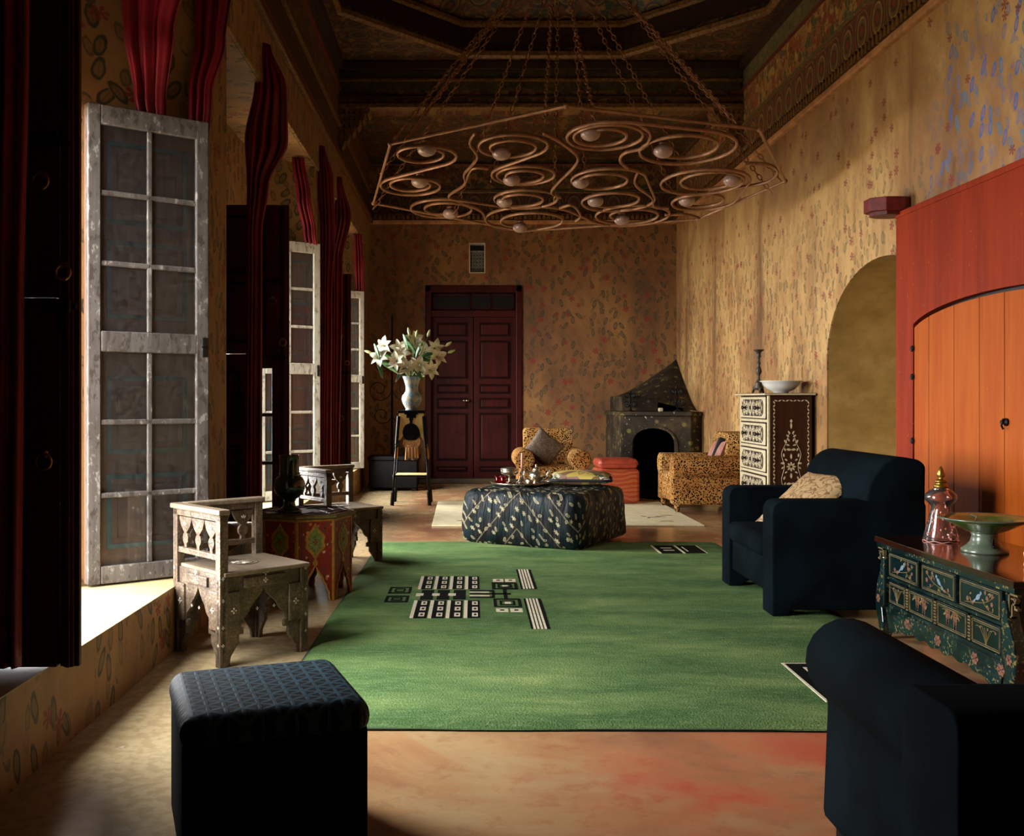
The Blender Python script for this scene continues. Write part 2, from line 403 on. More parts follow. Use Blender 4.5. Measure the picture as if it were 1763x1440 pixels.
def cushion_mat(name, base, fig, sc=14.0, rough=0.6):
    n = NT(name); v = n.obj()
    w = n.noise(v, sc, 2, 0.4, 2.5); m = n.step(n.math('ABSOLUTE', n.math('SUBTRACT', w, 0.5)), 0.07, 0.03)
    return n.fin(n.mix(n.math('MULTIPLY',m,0.85), base, fig), rough)
M['cush_gold'] = cushion_mat('gold_damask', '#b39468', '#6e4a26', 11)
M['cush_grey'] = cushion_mat('grey_brown_brocade', '#5c4c3e', '#7d6a56', 9)
M['cush_pink'] = plain('dusty_pink_cloth', '#b07868', '#94604f', 12, 0.7)
def patch():
    n = NT('patterned_silk'); c = n.vor(n.obj(), 9.0, 1.0)['Color']
    f = n.noise(n.obj(), 40, 2)
    col = n.ramp(n.math('ADD', n.math('MULTIPLY', n.sep(c)[0],0.8), n.math('MULTIPLY', f,0.2)), [(0.1,'#6a5030'),(0.3,'#b09a4a'),(0.5,'#8a6a5c'),(0.65,'#c8bda0'),(0.8,'#3a4432'),(0.92,'#a07058')], True)
    return n.fin(col, 0.6)
M['cush_patch'] = patch()
M['blackcloth'] = plain('black_cloth', '#0c0e10', '#14171a', 30, 0.8)
def ottmat():
    n = NT('embroidered_black_silk'); v = n.obj(); p = n.sep(v)
    g = n.n('NewGeometry').outputs['Normal']
    u = n.math('ADD', p[0], p[1]); uv = n.comb(u, n.math('ADD', p[2], n.math('MULTIPLY', n.math('SUBTRACT', p[0], p[1]), 0.5)), 0.0)
    leaf, fm, rnd, fade = prints(n, uv, 13.0, 3.1, 0.75, 0.2, 0.36, 0.55)
    d1 = n.math('ABSOLUTE', n.math('SUBTRACT', n.math('FRACT', n.math('DIVIDE', n.math('ADD', n.math('MINIMUM', n.math('ABSOLUTE', p[0]), n.math('ABSOLUTE', p[1])), n.math('MULTIPLY', p[2], 0.9)), 0.26)), 0.5))
    line = n.step(d1, 0.03, 0.015)
    band = n.step(d1, 0.26, 0.24)
    base = n.mix(n.step(n.noise(v, 5, 3),0.4,0.6), '#0a1214', '#122022')
    base = n.mix(n.math('MULTIPLY', band, 0.6), base, '#1c1614')
    goldm = n.math('MAXIMUM', n.math('MULTIPLY', leaf, 0.8), n.math('MAXIMUM', fm, n.math('MULTIPLY', line, 0.4)))
    goldm = n.math('MULTIPLY', goldm, 1.0)
    col = n.mix(n.math('MULTIPLY', goldm, 0.85), base, '#a89c78')
    wr = n.noise(n.vm('MULTIPLY', v, (9,9,1.2)), 2.2, 4, 0.6, 0.8)
    n.bump(wr, 0.6, 0.03)
    return n.fin(col, 0.5, spec=0.14)
M['ottoman'] = ottmat()
M['silver'] = plain('tarnished_silver', '#c8bda6', '#a89c86', 20, 0.25, 0.95)
M['gold'] = plain('old_gold', '#b08a40', '#8a6828', 20, 0.35, 0.9)
M['candle'] = plain('pink_candle', '#c88a78', '#b87868', 10, 0.5)
def stripes():
    n = NT('striped_red_leather'); p = n.sep(n.obj())
    v = n.vm('ADD', n.obj(), n.vm('MULTIPLY', n.noise(n.obj(), 5, 2, col=True), (0.0,0.0,0.10)))
    s = n.math('SINE', n.math('MULTIPLY', n.sep(v)[2], 130.0))
    col = n.mix(n.step(s,-0.2,0.9), '#a03c22', '#bd6a38'); col = n.mix(n.math('MULTIPLY', n.step(s,0.88,0.96),0.6), col, '#5a3020')
    return n.fin(col, 0.45)
M['stripeleather'] = stripes()
M['redleather'] = plain('red_leather', '#a8442c', '#8f3420', 9, 0.45, bump=0.1)
M['soot'] = plain('sooty_plaster', '#3a2f22', '#4c3d26', 4, 0.5, bump=0.2)
def firemat():
    n = NT('smoked_fireplace_plaster'); v = n.pos()
    a = n.noise(v, 3.2, 5, 0.6, 0.5); b = n.vor(v, 7.0)['Distance']; c = n.noise(v, 26, 3)
    col = n.ramp(a, [(0.3,'#1c1610'),(0.5,'#30271a'),(0.65,'#4c3c24'),(0.8,'#28231a')])
    col = n.mix(n.math('MULTIPLY', n.step(b,0.28,0.18),0.5), col, '#8a7a3a')
    col = n.mix(n.step(n.noise(v, 34, 2),0.69,0.73), col, '#bfb394')
    return n.fin(col, 0.75, spec=0.2)
M['fire'] = firemat()
M['black'] = plain('black_iron', '#0b0b0b', '#15130f', 20, 0.5, spec=0.2)
M['ash'] = plain('hearth_black', '#070707', '#0c0b0a', 10, 0.9, spec=0.05)
def chairwood():
    n = NT('silvered_carved_wood'); v = n.obj()
    a = n.noise(n.vm('MULTIPLY', v, (20,20,20)), 0.6, 4); b = n.vor(v, 70.0, 0.7)['Distance']
    col = n.mix(n.step(a,0.35,0.65), '#4a3c2e', '#6e5c48'); col = n.mix(n.math('MULTIPLY', n.step(b,0.35,0.6),0.45), col, '#2c2118')
    n.bump(b, 0.6, 0.004); return n.fin(col, 0.45)
M['carved'] = chairwood()
M['carved_plain'] = wood('grey_seat_wood', '#6b5d4c', '#82735f', '#4f4334', axis=0, rough=0.32)
M['pearl'] = plain('mother_of_pearl', '#d9d2c0', '#c0b8a4', 30, 0.25)
def redflower():
    n = NT('red_floral_paint'); v = n.obj()
    w = n.vm('ADD', v, n.vm('MULTIPLY', n.noise(v, 18, 2, col=True), (0.02,0.02,0.02)))
    vo = n.vor(w, 42.0); r = n.sep(vo['Color'])
    spots = n.ramp(r[0], [(0.0,'#8a1f14'),(0.35,'#7a1810'),(0.55,'#c06a2c'),(0.7,'#2f4a3a'),(0.82,'#c8a070'),(0.92,'#1c1a14')], True)
    col = n.mix(n.step(vo['Distance'],0.42,0.30), '#7c1a10', spots)
    sw = n.step(n.math('ABSOLUTE', n.math('SUBTRACT', n.noise(v, 26, 2, 0.4, 2.0), 0.5)), 0.025, 0.01)
    col = n.mix(n.math('MULTIPLY', sw, 0.7), col, '#1e2418')
    return n.fin(col, 0.4)
M['redflower'] = redflower()
M['goldpaint'] = plain('ochre_gold_paint', '#b07a26', '#8f5f1c', 25, 0.45)
M['greenmedal'] = cushion_mat('green_gold_arabesque', '#77803a', '#3a3a1c', 40, 0.45)
M['tabletop'] = wood('worn_carved_tabletop', '#5a3a1c', '#7a4f26', '#3e4a20', axis=0, rough=0.45, bump=0.5)
M['greenedge'] = plain('green_painted_edge', '#4c4a20', '#6a5a2a', 30, 0.5)
M['greenglaze'] = plain('dark_green_glaze', '#0c2214', '#153420', 8, 0.12, coat=0.6)
M['greenglaze2'] = plain('mottled_green_glaze', '#2f5a22', '#6a6a38', 14, 0.2, coat=0.5)
M['glazefoot'] = plain('grey_green_glaze', '#5c6654', '#485242', 9, 0.3, coat=0.3)
M['parch'] = plain('parchment', '#d8ba78', '#c8a65c', 8, 0.6)
M['ebony'] = plain('ebonised_wood', '#080706', '#0d0b09', 12, 0.5, spec=0.1)
M['tassel'] = plain('camel_leather_tassel', '#a8773a', '#8a5c28', 20, 0.7)
def vasemat():
    n = NT('painted_blue_grey_ceramic'); p = n.sep(n.obj())
    an = n.math('ARCTAN2', p[1], p[0])
    q = n.comb(n.math('FRACT', n.math('MULTIPLY', an, 8/(2*PI))), n.math('FRACT', n.math('DIVIDE', p[2], 0.095)), 0.0)
    d = n.vm('ABSOLUTE', n.vm('SUBTRACT', q, (0.5,0.5,0))); ds = n.sep(d); r = n.math('ADD', ds[0], ds[1])
    col = n.ramp(r, [(0.0,'#8a6438'),(0.12,'#b8ac90'),(0.22,'#6c4828'),(0.30,'#a89e88'),(0.42,'#66787f'),(0.7,'#52646c')], True)
    col = n.mix(n.math('MULTIPLY', n.step(n.noise(n.obj(), 60, 2),0.5,0.6),0.4), col, '#aeb4b0')
    return n.fin(col, 0.3)
M['vase'] = vasemat()
M['lily'] = plain('lily_petal', '#e9e6cf', '#dfe0bc', 14, 0.5)
M['lilybud'] = plain('lily_bud', '#a9b56a', '#c8cc94', 14, 0.5)
M['leaf'] = plain('lily_leaf', '#1f4a1c', '#2f6228', 10, 0.4)
M['stem'] = plain('lily_stem_green', '#4a7a34', '#3a6428', 10, 0.5)
M['stamen'] = plain('lily_stamen', '#8a4a1c', '#a0602a', 10, 0.6)
M['chestwood'] = wood('chest_walnut', '#2c1509', '#3c1d0d', '#241006', rough=0.35)
M['ivory'] = plain('bone_inlay', '#c9bb98', '#b6a680', 30, 0.4)
M['chestdark'] = plain('chest_scroll_dark', '#2a1c12', '#38261a', 30, 0.5)
M['pewter'] = plain('dark_bronze', '#3c332a', '#54483a', 30, 0.45, 0.5, bump=0.5)
M['whitebowl'] = plain('white_porcelain', '#dcd8cc', '#cfcabc', 6, 0.15, coat=0.4)
M['lacquer'] = plain('green_black_lacquer', '#071414', '#0c1e20', 6, 0.16, coat=0.5)
def lacqflor():
    n = NT('painted_lacquer'); v = n.obj()
    a = n.noise(v, 60, 3, 0.6); b = n.noise(v, 7, 2)
    m = n.math('MULTIPLY', n.step(a,0.56,0.64), n.step(b,0.40,0.6))
    return n.fin(n.mix(n.math('MULTIPLY', m, 0.7), n.mix(n.step(b,0.4,0.6),'#071515','#0d2424'), '#8a7440'), 0.2, coat=0.4)
M['lacqflor'] = lacqflor()
M['lacqtop'] = wood('dark_lacquer_top', '#1c0b07', '#2c120a', '#140806', axis=0, rough=0.12, coat=0.6)
M['lacqgold'] = plain('dull_gold_line', '#6c5c3a', '#4e4228', 30, 0.4)
M['lacqpink'] = plain('painted_pink_blossom', '#7a5240', '#5e3e30', 30, 0.5, spec=0.2)
M['lacqblue'] = plain('painted_pale_bird', '#6c7f8c', '#54646e', 30, 0.4)
M['lacqleaf'] = plain('painted_ochre_leaf', '#7c6636', '#5e4e28', 30, 0.4)
def redpanel(name, c1, c2, c3):
    n = NT(name); v = n.pos()
    a = n.noise(n.vm('MULTIPLY', v, (6,6,0.7)), 1.3, 5, 0.6); b = n.noise(n.vm('MULTIPLY', v, (20,20,0.8)), 2.0, 4); c = n.noise(v, 30, 3)
    col = n.mix(n.step(a,0.35,0.65), c1, c2); col = n.mix(n.math('MULTIPLY', n.step(b,0.5,0.75),0.45), col, c3)
    col = n.mix(n.math('MULTIPLY', n.step(c,0.68,0.76),0.35), col, '#c0854a')
    n.bump(b, 0.15, 0.004); return n.fin(col, 0.55, spec=0.15)
M['redpanel'] = redpanel('red_painted_boards', '#7e2509', '#8f2e0c', '#6e1c07')
M['orangeplank'] = redpanel('orange_painted_planks', '#a04812', '#ac5518', '#8c3a0e')
M['blackpaint'] = plain('black_paint_line', '#0d0806', '#160c08', 10, 0.5)
def poufmat():
    n = NT('teal_triangle_weave'); p = n.sep(n.obj())
    m = None
    for a in (0, PI/3, 2*PI/3):
        w = n.math('ADD', n.math('MULTIPLY', p[0], math.cos(a)/0.042), n.math('MULTIPLY', p[1], math.sin(a)/0.042))
        l = n.step(n.math('ABSOLUTE', n.math('SUBTRACT', n.math('FRACT', w), 0.5)), 0.33, 0.43)
        m = l if m is None else n.math('MAXIMUM', m, l)
    nz = n.step(n.noise(n.obj(), 40, 2), 0.3, 0.7)
    col = n.mix(n.math('MULTIPLY', m, n.math('ADD',0.35,n.math('MULTIPLY',nz,0.5))), '#060b0f', '#37596a')
    n.bump(m, 0.3, 0.003); return n.fin(col, 0.6, spec=0.12)
M['pouf'] = poufmat()
M['copper'] = plain('waxed_brown_iron', '#9a6c48', '#80563a', 14, 0.42, 0.25)
M['chain'] = plain('rusty_chain', '#94623c', '#744a2c', 14, 0.5, 0.3)
M['globe'] = plain('milk_glass_globe', '#8a6e60', '#9c7e70', 14, 0.3, coat=0.2)
M['lattice'] = plain('blue_grey_lattice', '#8a8a80', '#74766c', 20, 0.5)
M['lattback'] = plain('lattice_backing', '#20262a', '#2a3034', 20, 0.6)
M['plasterwhite'] = plain('pale_reveal', '#d0c8b4', '#c0b8a0', 10, 0.6)
M['outwall'] = plain('courtyard_paving', '#8c7a60', '#7a6a52', 2, 0.8)
M['brass'] = plain('worn_brass', '#a08040', '#806028', 20, 0.35, 0.9)
M['rusty'] = plain('red_block_paint', '#7a2018', '#5c1610', 14, 0.5)

# ------------------------------------------------------------------ the room
XL, XR, YB, YF, ZT, ZC = -1.39, 3.09, 14.4, -1.6, 3.80, 4.96
XO = -2.05                                   # outer face of the window wall
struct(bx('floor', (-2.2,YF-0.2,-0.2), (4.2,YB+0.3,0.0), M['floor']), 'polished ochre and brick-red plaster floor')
struct(bx('ground', (-14,-12,-0.5), (XO-0.02,26,-0.2), M['outwall']), 'pale courtyard ground outside the windows')

# right wall with its arched opening
NA, NB, NC, NS, NH = 6.30, 8.42, 7.36, 1.55, 0.72
arc = [(NC-1.06*math.cos(PI*i/28), NS+NH*math.sin(PI*i/28)) for i in range(29)]
mb = MB().prism([(YF,0),(NA,0)]+arc+[(NB,0),(YB,0),(YB,ZT),(YF,ZT)], XR, XR+0.9, 'x')
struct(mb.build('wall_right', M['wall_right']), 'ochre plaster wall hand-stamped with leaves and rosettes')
mb = MB().box((XR+0.85,NA-0.1,-0.05),(XR+0.95,NB+0.1,2.5))          # back of the opening
struct(mb.build('wall_niche_back', M['niche']), 'plain ochre plaster at the back of the arched opening')
arc2 = [(NC-1.056*math.cos(PI*i/28), NS+(NH-0.004)*math.sin(PI*i/28)) for i in range(29)]
ln = MB(); n_ = len(arc2)+2; pa = [(NA+0.004,0)]+arc2+[(NB-0.004,0)]
ln.add([(XR+0.012,p[0],p[1]) for p in pa]+[(XR+0.9,p[0],p[1]) for p in pa], [(i,i+1,n_+i+1,n_+i) for i in range(n_-1)])
struct(ln.build('wall_niche_reveal', M['niche'], smooth=True), 'smooth mustard plaster lining of the arched opening')

# back wall (door opening and a small lattice niche left open)
DX0, DX1, DZ = -0.575, 0.835, 2.88
LX0, LX1, LZ0, LZ1 = 0.065, 0.30, 3.06, 3.50
mb = MB()
mb.box((-2.1,YB,0),(DX0,YB+0.3,ZT)).box((DX1,YB,0),(XR+0.9,YB+0.3,ZT)).box((DX0,YB,DZ),(DX1,YB+0.3,LZ0)).box((DX0,YB,LZ1),(DX1,YB+0.3,ZT))
mb.box((DX0,YB,LZ0),(LX0,YB+0.3,LZ1)).box((LX1,YB,LZ0),(DX1,YB+0.3,LZ1)).box((DX0,YB+0.26,0),(DX1,YB+0.4,DZ+0.8))
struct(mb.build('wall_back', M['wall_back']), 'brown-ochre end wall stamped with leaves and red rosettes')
struct(bx('wall_front', (-2.1,YF-0.3,0), (4,YF,ZC), M['redwood']), 'wall behind the viewer')

# window wall: piers, sills, heads
def yr(k): return 1.86+PER*k, 5.20+PER*k, 3.25+PER*k, 4.72+PER*k     # recess near / far, window near / far
SZ, HZ, BZ = 0.31, 2.64, 3.36
mb = MB(); js = MB()
edges = [(YF, None)]
prev_far, prev_wf = YF, YF
for k in WIN+[3]:
    if k < 3: rn, rf, wn, wf = yr(k)
    else: rn, rf, wn, wf = YB, YB, YB, YB
    if k == 0: pts = [(XL,YF),(XL,rn),(-1.85,wn),(XO,wn),(XO,YF)]
    elif k == 3: pts = [(XL,prev_far),(XL,YB),(XO,YB),(XO,prev_wf),(-1.85,prev_wf)]
    else: pts = [(XL,prev_far),(XL,rn),(-1.85,wn),(XO,wn),(XO,prev_wf),(-1.85,prev_wf)]
    mb.prism(pts, 0, BZ)
    if k < 3:
        mb.box((XO,wn,HZ),(-1.85,wf,BZ)); mb.box((XO,wn,-0.3),(-1.86,wf,SZ))
        mb.prism([(XL,rn),(XL,rf),(-1.85,wf),(-1.86,wn)], 0, SZ-0.004)
        s = MB().prism([(XL,rn),(XL,rf),(-1.85,wf),(XO,wf),(XO,wn),(-1.85,wn)], SZ-0.004, SZ).build('window_sill', M['sill'])
        struct(s, ['sunlit plaster window sill beside the nearest shutters','plaster window sill behind the painted table','plaster window sill furthest from the viewer'][k])
        s = MB().prism([(XL,rn),(XL,rf),(-1.85,wf),(-1.86,wn)], BZ-0.004, BZ).build('ceiling_recess', M['soffit']); struct(s, 'stamped plaster soffit of window recess %s' % ['nearest','in the middle','furthest'][k])
        s = MB()                                                        # painted lining of the far splay
        d = Vector((0.46, rf-wf, 0)); nn = Vector((-(rf-wf),0.46,0)).normalized()*-0.004
        a = Vector((-1.85,wf,SZ))+nn; b = Vector((XL,rf,SZ))+nn
        s.add([a,b,(b.x,b.y,BZ),(a.x,a.y,BZ)], [(0,1,2,3)])
        struct(s.build('wall_window_splay', M['jamb']), 'leaf-stamped splayed reveal of window %s from the viewer' % ['nearest','in the middle','furthest'][k])
    prev_far, prev_wf = rf, wf
struct(mb.build('wall_left', M['wall_left']), 'ochre stamped window wall with deep splayed recesses')
struct(bx('trim_beam', (XO,YF,BZ), (XL+0.02,YB,ZT-0.02), M['wall_left'], bevel=0.01), 'stamped plaster beam along the top of the windows')

# mouldings at the foot of the frieze
tr = MB().box((XR-0.045,YF,ZT-0.03),(XR+0.1,YB,ZT+0.03)).box((XL-0.2,YB-0.045,ZT-0.03),(XR,YB,ZT+0.03))
struct(bx('trim_10', (XL-0.1,YF,ZT-0.02), (XL+0.06,YB,ZT+0.03), M['gilt'], bevel=0.012), 'dull gilt cornice above the window beam')
struct(tr.build('trim_1', M['trimplaster'], bevel=0.012), 'pale plaster cornice line at the top of the walls')
tr = MB()
y = 4.6
while y < YB-0.05:
    tr.prism([(y,ZT+0.035),(y+0.05,ZT+0.035),(y+0.05,ZT+0.075),(y+0.025,ZT+0.12),(y,ZT+0.075)], XR-0.055, XR, 'x'); y += 0.068
x = XL
while x < XR-0.05:
    tr.prism([(x,ZT+0.035),(x+0.05,ZT+0.035),(x+0.05,ZT+0.075),(x+0.025,ZT+0.12),(x,ZT+0.075)], YB-0.055, YB, 'y'); x += 0.068
o = tr.build('trim_2', M['gilt']); struct(o, 'row of small carved pendants above the cornice line')
struct(MB().box((XR,YF,ZT+0.03),(XR+0.3,YB,ZC+0.1)).build('trim_frieze_right', M['frieze_r']), 'painted arabesque frieze with a row of ovals above the right wall')
struct(MB().box((XL-0.3,YF,ZT+0.03),(XL,YB,ZC+0.1)).build('trim_frieze_left', M['frieze_l']), 'shade-darkened painted frieze above the window beam')
struct(MB().box((XL,YB,ZT+0.03),(XR,YB+0.3,ZC+0.1)).build('trim_frieze_back', M['frieze_b']), 'shade-darkened carved frieze above the end wall')
def rail(name, z, h, out, mat, label):
    m = MB().box((XR-out,YF,z),(XR+0.05,YB,z+h)).box((XL-0.05,YF,z),(XL+out,YB,z+h)).box((XL,YB-out,z),(XR,YB+0.05,z+h))
    return struct(m.build(name, M[mat], bevel=0.008), label)
rail('trim_3', 3.905, 0.03, 0.03, 'redmould', 'thin red moulding below the oval frieze')
rail('trim_4', 4.225, 0.025, 0.03, 'gilt', 'gilt moulding above the oval frieze'); rail('trim_5', 4.255, 0.02, 0.02, 'greenmould', 'green fillet above the gilt moulding')
rail('trim_6', 4.63, 0.025, 0.03, 'redmould', 'red moulding below the green band'); rail('trim_7', 4.86, 0.10, 0.06, 'darkmould', 'dark moulding under the ceiling')
# tie beam where the ceiling steps down over the far end of the room
YT = 10.95
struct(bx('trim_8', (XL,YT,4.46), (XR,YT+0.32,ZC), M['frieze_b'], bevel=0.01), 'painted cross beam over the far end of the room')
for z,h,o_,m_ in ((4.44,0.05,0.04,'gilt'),(4.56,0.025,0.025,'darkmould'),(4.74,0.03,0.03,'gilt'),(4.86,0.09,0.06,'darkmould')):
    struct(bx('trim_9', (XL,YT-o_,z), (XR,YT+0.1,z+h), M[m_], bevel=0.006), 'carved moulding running along the cross beam')
struct(bx('ceiling_alcove', (XL-0.2,YT+0.2,4.72), (XR+0.2,YB+0.2,4.8), M['ceil']), 'shade-darkened painted ceiling over the far end')
for sx in (1,-1):                                                    # carved corner brackets under the beam
    b = thing('corner_bracket', 'gilded carved stalactite bracket under the cross beam at the '+('right' if sx>0 else 'left')+' wall', 'bracket', (XR if sx>0 else XL, YT, 0))
    for i in range(6):
        w = 0.34-0.055*i
        for j in range(max(1,6-i)):
            xx = -sx*(w*(j+0.5)/max(1,6-i))
            MB().prism([(xx-0.03,4.45-0.075*i),(xx+0.03,4.45-0.075*i),(xx+0.022,4.40-0.075*i),(xx,4.365-0.075*i),(xx-0.022,4.40-0.075*i)], -0.03, 0.24-0.03*i, 'y').build('stalactite', M['gilt'], b)
# ceiling: flat border, octagonal well, sloping panels
OX, OY, AP = 0.85, 8.62, 2.10
def octo(ap, z=None):
    R = ap/math.cos(PI/8); return [(OX+R*math.sin(PI/8+i*PI/4), OY+R*math.cos(PI/8+i*PI/4)) for i in range(8)]
oc = octo(AP)                                                        # clockwise from just right of far edge
L_ = [p for p in oc if p[0] < OX]; R_ = [p for p in oc if p[0] > OX]
mb = MB()
mb.prism([(OX,YF),(OX,OY-AP)]+sorted(L_, key=lambda p:p[1])+[(OX,OY+AP),(OX,YT+0.1),(XL-0.25,YT+0.1),(XL-0.25,YF)], ZC, ZC+0.08)
mb.prism([(OX,YF),(OX,OY-AP)]+sorted(R_, key=lambda p:p[1])+[(OX,OY+AP),(OX,YT+0.1),(XR+0.25,YT+0.1),(XR+0.25,YF)], ZC, ZC+0.08)
ce = struct(mb.build('ceiling', M['ceil']), 'shade-darkened painted wooden ceiling with an octagonal well')
a0, a1, a2 = octo(AP), octo(AP+0.02), octo(1.15)
for i in range(8):
    j = (i+1)%8
    def band(name, lo, zl, hi, zh, t, mat):
        vs = [(lo[i][0],lo[i][1],zl),(lo[j][0],lo[j][1],zl),(hi[j][0],hi[j][1],zh),(hi[i][0],hi[i][1],zh)]
        vs += [(v[0],v[1],v[2]+t) for v in vs]
        return MB().add(vs, [(0,1,2,3),(4,7,6,5),(0,4,5,1),(1,5,6,2),(2,6,7,3),(3,7,4,0)]).build(name, mat, ce)
    band('well_riser', octo(AP+0.01), ZC+0.02, octo(AP+0.05), ZC+0.42, 0.05, M['darkmould'])
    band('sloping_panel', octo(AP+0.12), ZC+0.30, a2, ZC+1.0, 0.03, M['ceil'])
    g = octo(AP-0.03)
    MB().tube([(g[i][0],g[i][1],ZC-0.01),(g[j][0],g[j][1],ZC-0.01)], 0.045, 6).build('gilt_edge', M['gilt'], ce)
    g = octo(AP-0.01)
    MB().tube([(g[i][0],g[i][1],ZC+0.33),(g[j][0],g[j][1],ZC+0.33)], 0.04, 6).build('gilt_edge', M['gilt'], ce)
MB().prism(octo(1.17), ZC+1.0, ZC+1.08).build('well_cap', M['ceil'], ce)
rf0 = MB().box((-2.3,YF-0.4,ZC+1.1),(4.3,YB+0.5,ZC+1.25)).box((-2.3,YF-0.4,ZT),(-2.06,YB+0.5,ZC+1.1)).box((4.1,YF-0.4,ZT),(4.3,YB+0.5,ZC+1.1)).box((-2.3,YB+0.35,0),(4.3,YB+0.5,ZC+1.1)).box((-2.3,YF-0.5,0),(4.3,YF-0.3,ZC+1.1))  # unseen shell added to seal light leaks around the ceiling well
struct(rf0.build('light_seal_shell', M['outwall']), 'unseen shell added over the room to keep stray light out')

# ------------------------------------------------------------------ back door
d = thing('door_1', 'dark oxblood panelled double door with transom in the end wall', 'door', ((DX0+DX1)/2, YB, 0), 0, None, 'structure')
w2 = (DX1-DX0)/2
fr = MB().box((-w2,-0.03,0),(-w2+0.09,0.2,DZ)).box((w2-0.09,-0.03,0),(w2,0.2,DZ)).box((-w2,-0.03,DZ-0.10),(w2,0.2,DZ)).box((-w2,-0.01,2.42),(w2,0.2,2.52))
fr.build('door_frame', M['doorwood'], d, bevel=0.012)
bx('threshold', (-w2-0.1,-0.16,0), (w2+0.1,0.2,0.07), M['soot'], d, 0.01)
t_ = MB().box((-w2+0.09,0.06,2.52),(w2-0.09,0.10,DZ-0.10)).build('transom', M['doorgroove'], d)
for (a,b) in ((-w2+0.13,-0.06),(-0.03,0.24),(0.27,w2-0.13)):
    bx('transom_pane', (a,0.05,2.56), (b,0.062,DZ-0.14), M['black'], t_)
    MB().box((a-0.02,0.04,2.54),(b+0.02,0.06,2.56)).box((a-0.02,0.04,DZ-0.14),(b+0.02,0.06,DZ-0.12)).box((a-0.02,0.04,2.54),(a,0.06,DZ-0.12)).box((b,0.04,2.54),(b+0.02,0.06,DZ-0.12)).build('transom_bar', M['doorwood'], t_)
for s in (-1,1):
    x0, x1 = (-w2+0.09,-0.006) if s<0 else (0.006,w2-0.09)
    lf = bx('door_leaf', (x0,0.05,0.07), (x1,0.10,2.42), M['doorwood'], d, 0.006)
    for (z0,z1) in ((0.16,0.24),(0.32,1.02),(1.08,1.24),(1.30,1.44),(1.52,2.08),(2.14,2.34)):
        MB().box((x0+0.08,0.040,z0),(x1-0.08,0.052,z1)).build('door_panel_border', M['doorgroove'], lf)
        bx('door_panel', (x0+0.105,0.028,z0+0.025), (x1-0.105,0.052,z1-0.025), M['doorwood'], lf, 0.012)
MB().sphere((-0.09,0.01,1.20),(0.035,0.03,0.02)).tube([(-0.09,0.05,1.2),(-0.09,0.0,1.2),(-0.16,-0.01,1.2)],0.012).build('door_handle', M['silver'], d, smooth=True)

# lattice niche above the door
v = thing('window_4', 'small pale lattice vent set in the wall above the dark door', 'window', ((LX0+LX1)/2,YB,LZ0), 0, None, 'structure')
lw = (LX1-LX0)/2; lh = LZ1-LZ0
MB().box((-lw,0.15,0),(lw,0.2,lh)).build('vent_backing', M['lattback'], v)
MB().box((-lw,0.0,0),(-lw+0.012,0.15,lh)).box((lw-0.012,0,0),(lw,0.15,lh)).box((-lw,0,lh-0.012),(lw,0.15,lh)).box((-lw,0,0),(lw,0.15,0.012)).build('vent_reveal', M['plasterwhite'], v)
lt = MB(); hh = lh*0.76
lt.box((-lw,0.05,0),(-lw+0.02,0.075,hh)).box((lw-0.02,0.05,0),(lw,0.075,hh)).box((-lw,0.05,hh-0.02),(lw,0.075,hh)).box((-lw,0.05,0),(lw,0.075,0.02))
for i in range(4):
    for j in range(6):
        cx = -lw+0.03+(i+0.5)*(2*lw-0.06)/4; cz = 0.02+(j+0.5)*(hh-0.04)/6
        lt.tube([(cx+0.02*math.cos(a*PI/4),0.062,cz+0.02*math.sin(a*PI/4)) for a in range(8)], 0.006, 5, True)
        lt.box((cx-0.026,0.056,cz-0.003),(cx+0.026,0.068,cz+0.003)).box((cx-0.003,0.056,cz-0.026),(cx+0.003,0.068,cz+0.026))
lt.build('lattice', M['lattice'], v)

# ------------------------------------------------------------------ red painted door on the right wall
d = thing('door_2', 'large red board door with an orange arched wicket of planks', 'door', (XR,5.3,0), 0, None, 'structure')
Y0, Y1 = 3.9-5.3, 6.90-5.3
c0, ch, cs = 4.55-5.3, 1.70, 0.17           # wicket: right edge, spring height, rise
c1 = 6.64-5.3; cm = (c0+c1)/2
def arcz(y): 
    t = (y-cm)/((c1-c0)/2); return ch+cs*math.sqrt(max(0,1-t*t*0.92))-cs*math.sqrt(0.08)
N = 24
ys = [c0+(c1-c0)*i/N for i in range(N+1)]
surround = [(Y0,0),(c0-0.012,0)]+[(y_,arcz(y_)+0.012) for y_ in ys]+[(c1+0.012,0),(Y1,0),(Y1,2.51),(Y0,2.51)]
MB().prism(surround, -0.075, -0.002, 'x').build('door_surround', M['redpanel'], d)
MB().box((-0.02,c0-0.02,0),(-0.004,c1+0.02,ch+cs)).build('door_gap', M['blackpaint'], d)
pl = [6.64,6.43,6.10,5.80,5.53,5.20,4.88,4.55]
for i in range(7):
    a, b = pl[i+1]-5.3+0.003, pl[i]-5.3-0.003
    top = [(a+(b-a)*q/6, arcz(a+(b-a)*q/6)-0.012) for q in range(7)]
    MB().prism([(a,0.02)]+top+[(b,0.02)], -0.068, -0.02, 'x').build('plank', M['orangeplank'], d, bevel=0.003)
for z in (1.55,1.36,0.93,0.50):
    MB().box((-0.082,c1-0.01,z-0.012),(-0.07,c1+0.03,z+0.012)).tube([(-0.082,c1+0.006,z-0.02),(-0.082,c1+0.006,z+0.02)],0.007,6).build('hinge', M['black'], d)
MB().lathe([(0.022,0),(0.022,0.012),(0.010,0.02),(0.012,0.035)],10,M=TR(-0.068,5.50-5.3,1.08)@Matrix.Rotation(-PI/2,4,'Y')).tube([(-0.09,0.2,1.10),(-0.1,0.2,1.06),(-0.09,0.2,1.04)],0.006).build('latch', M['black'], d)
bx('top_batten', (-0.082,Y0,2.47), (-0.07,Y1,2.51), M['redpanel'], d, 0.004)
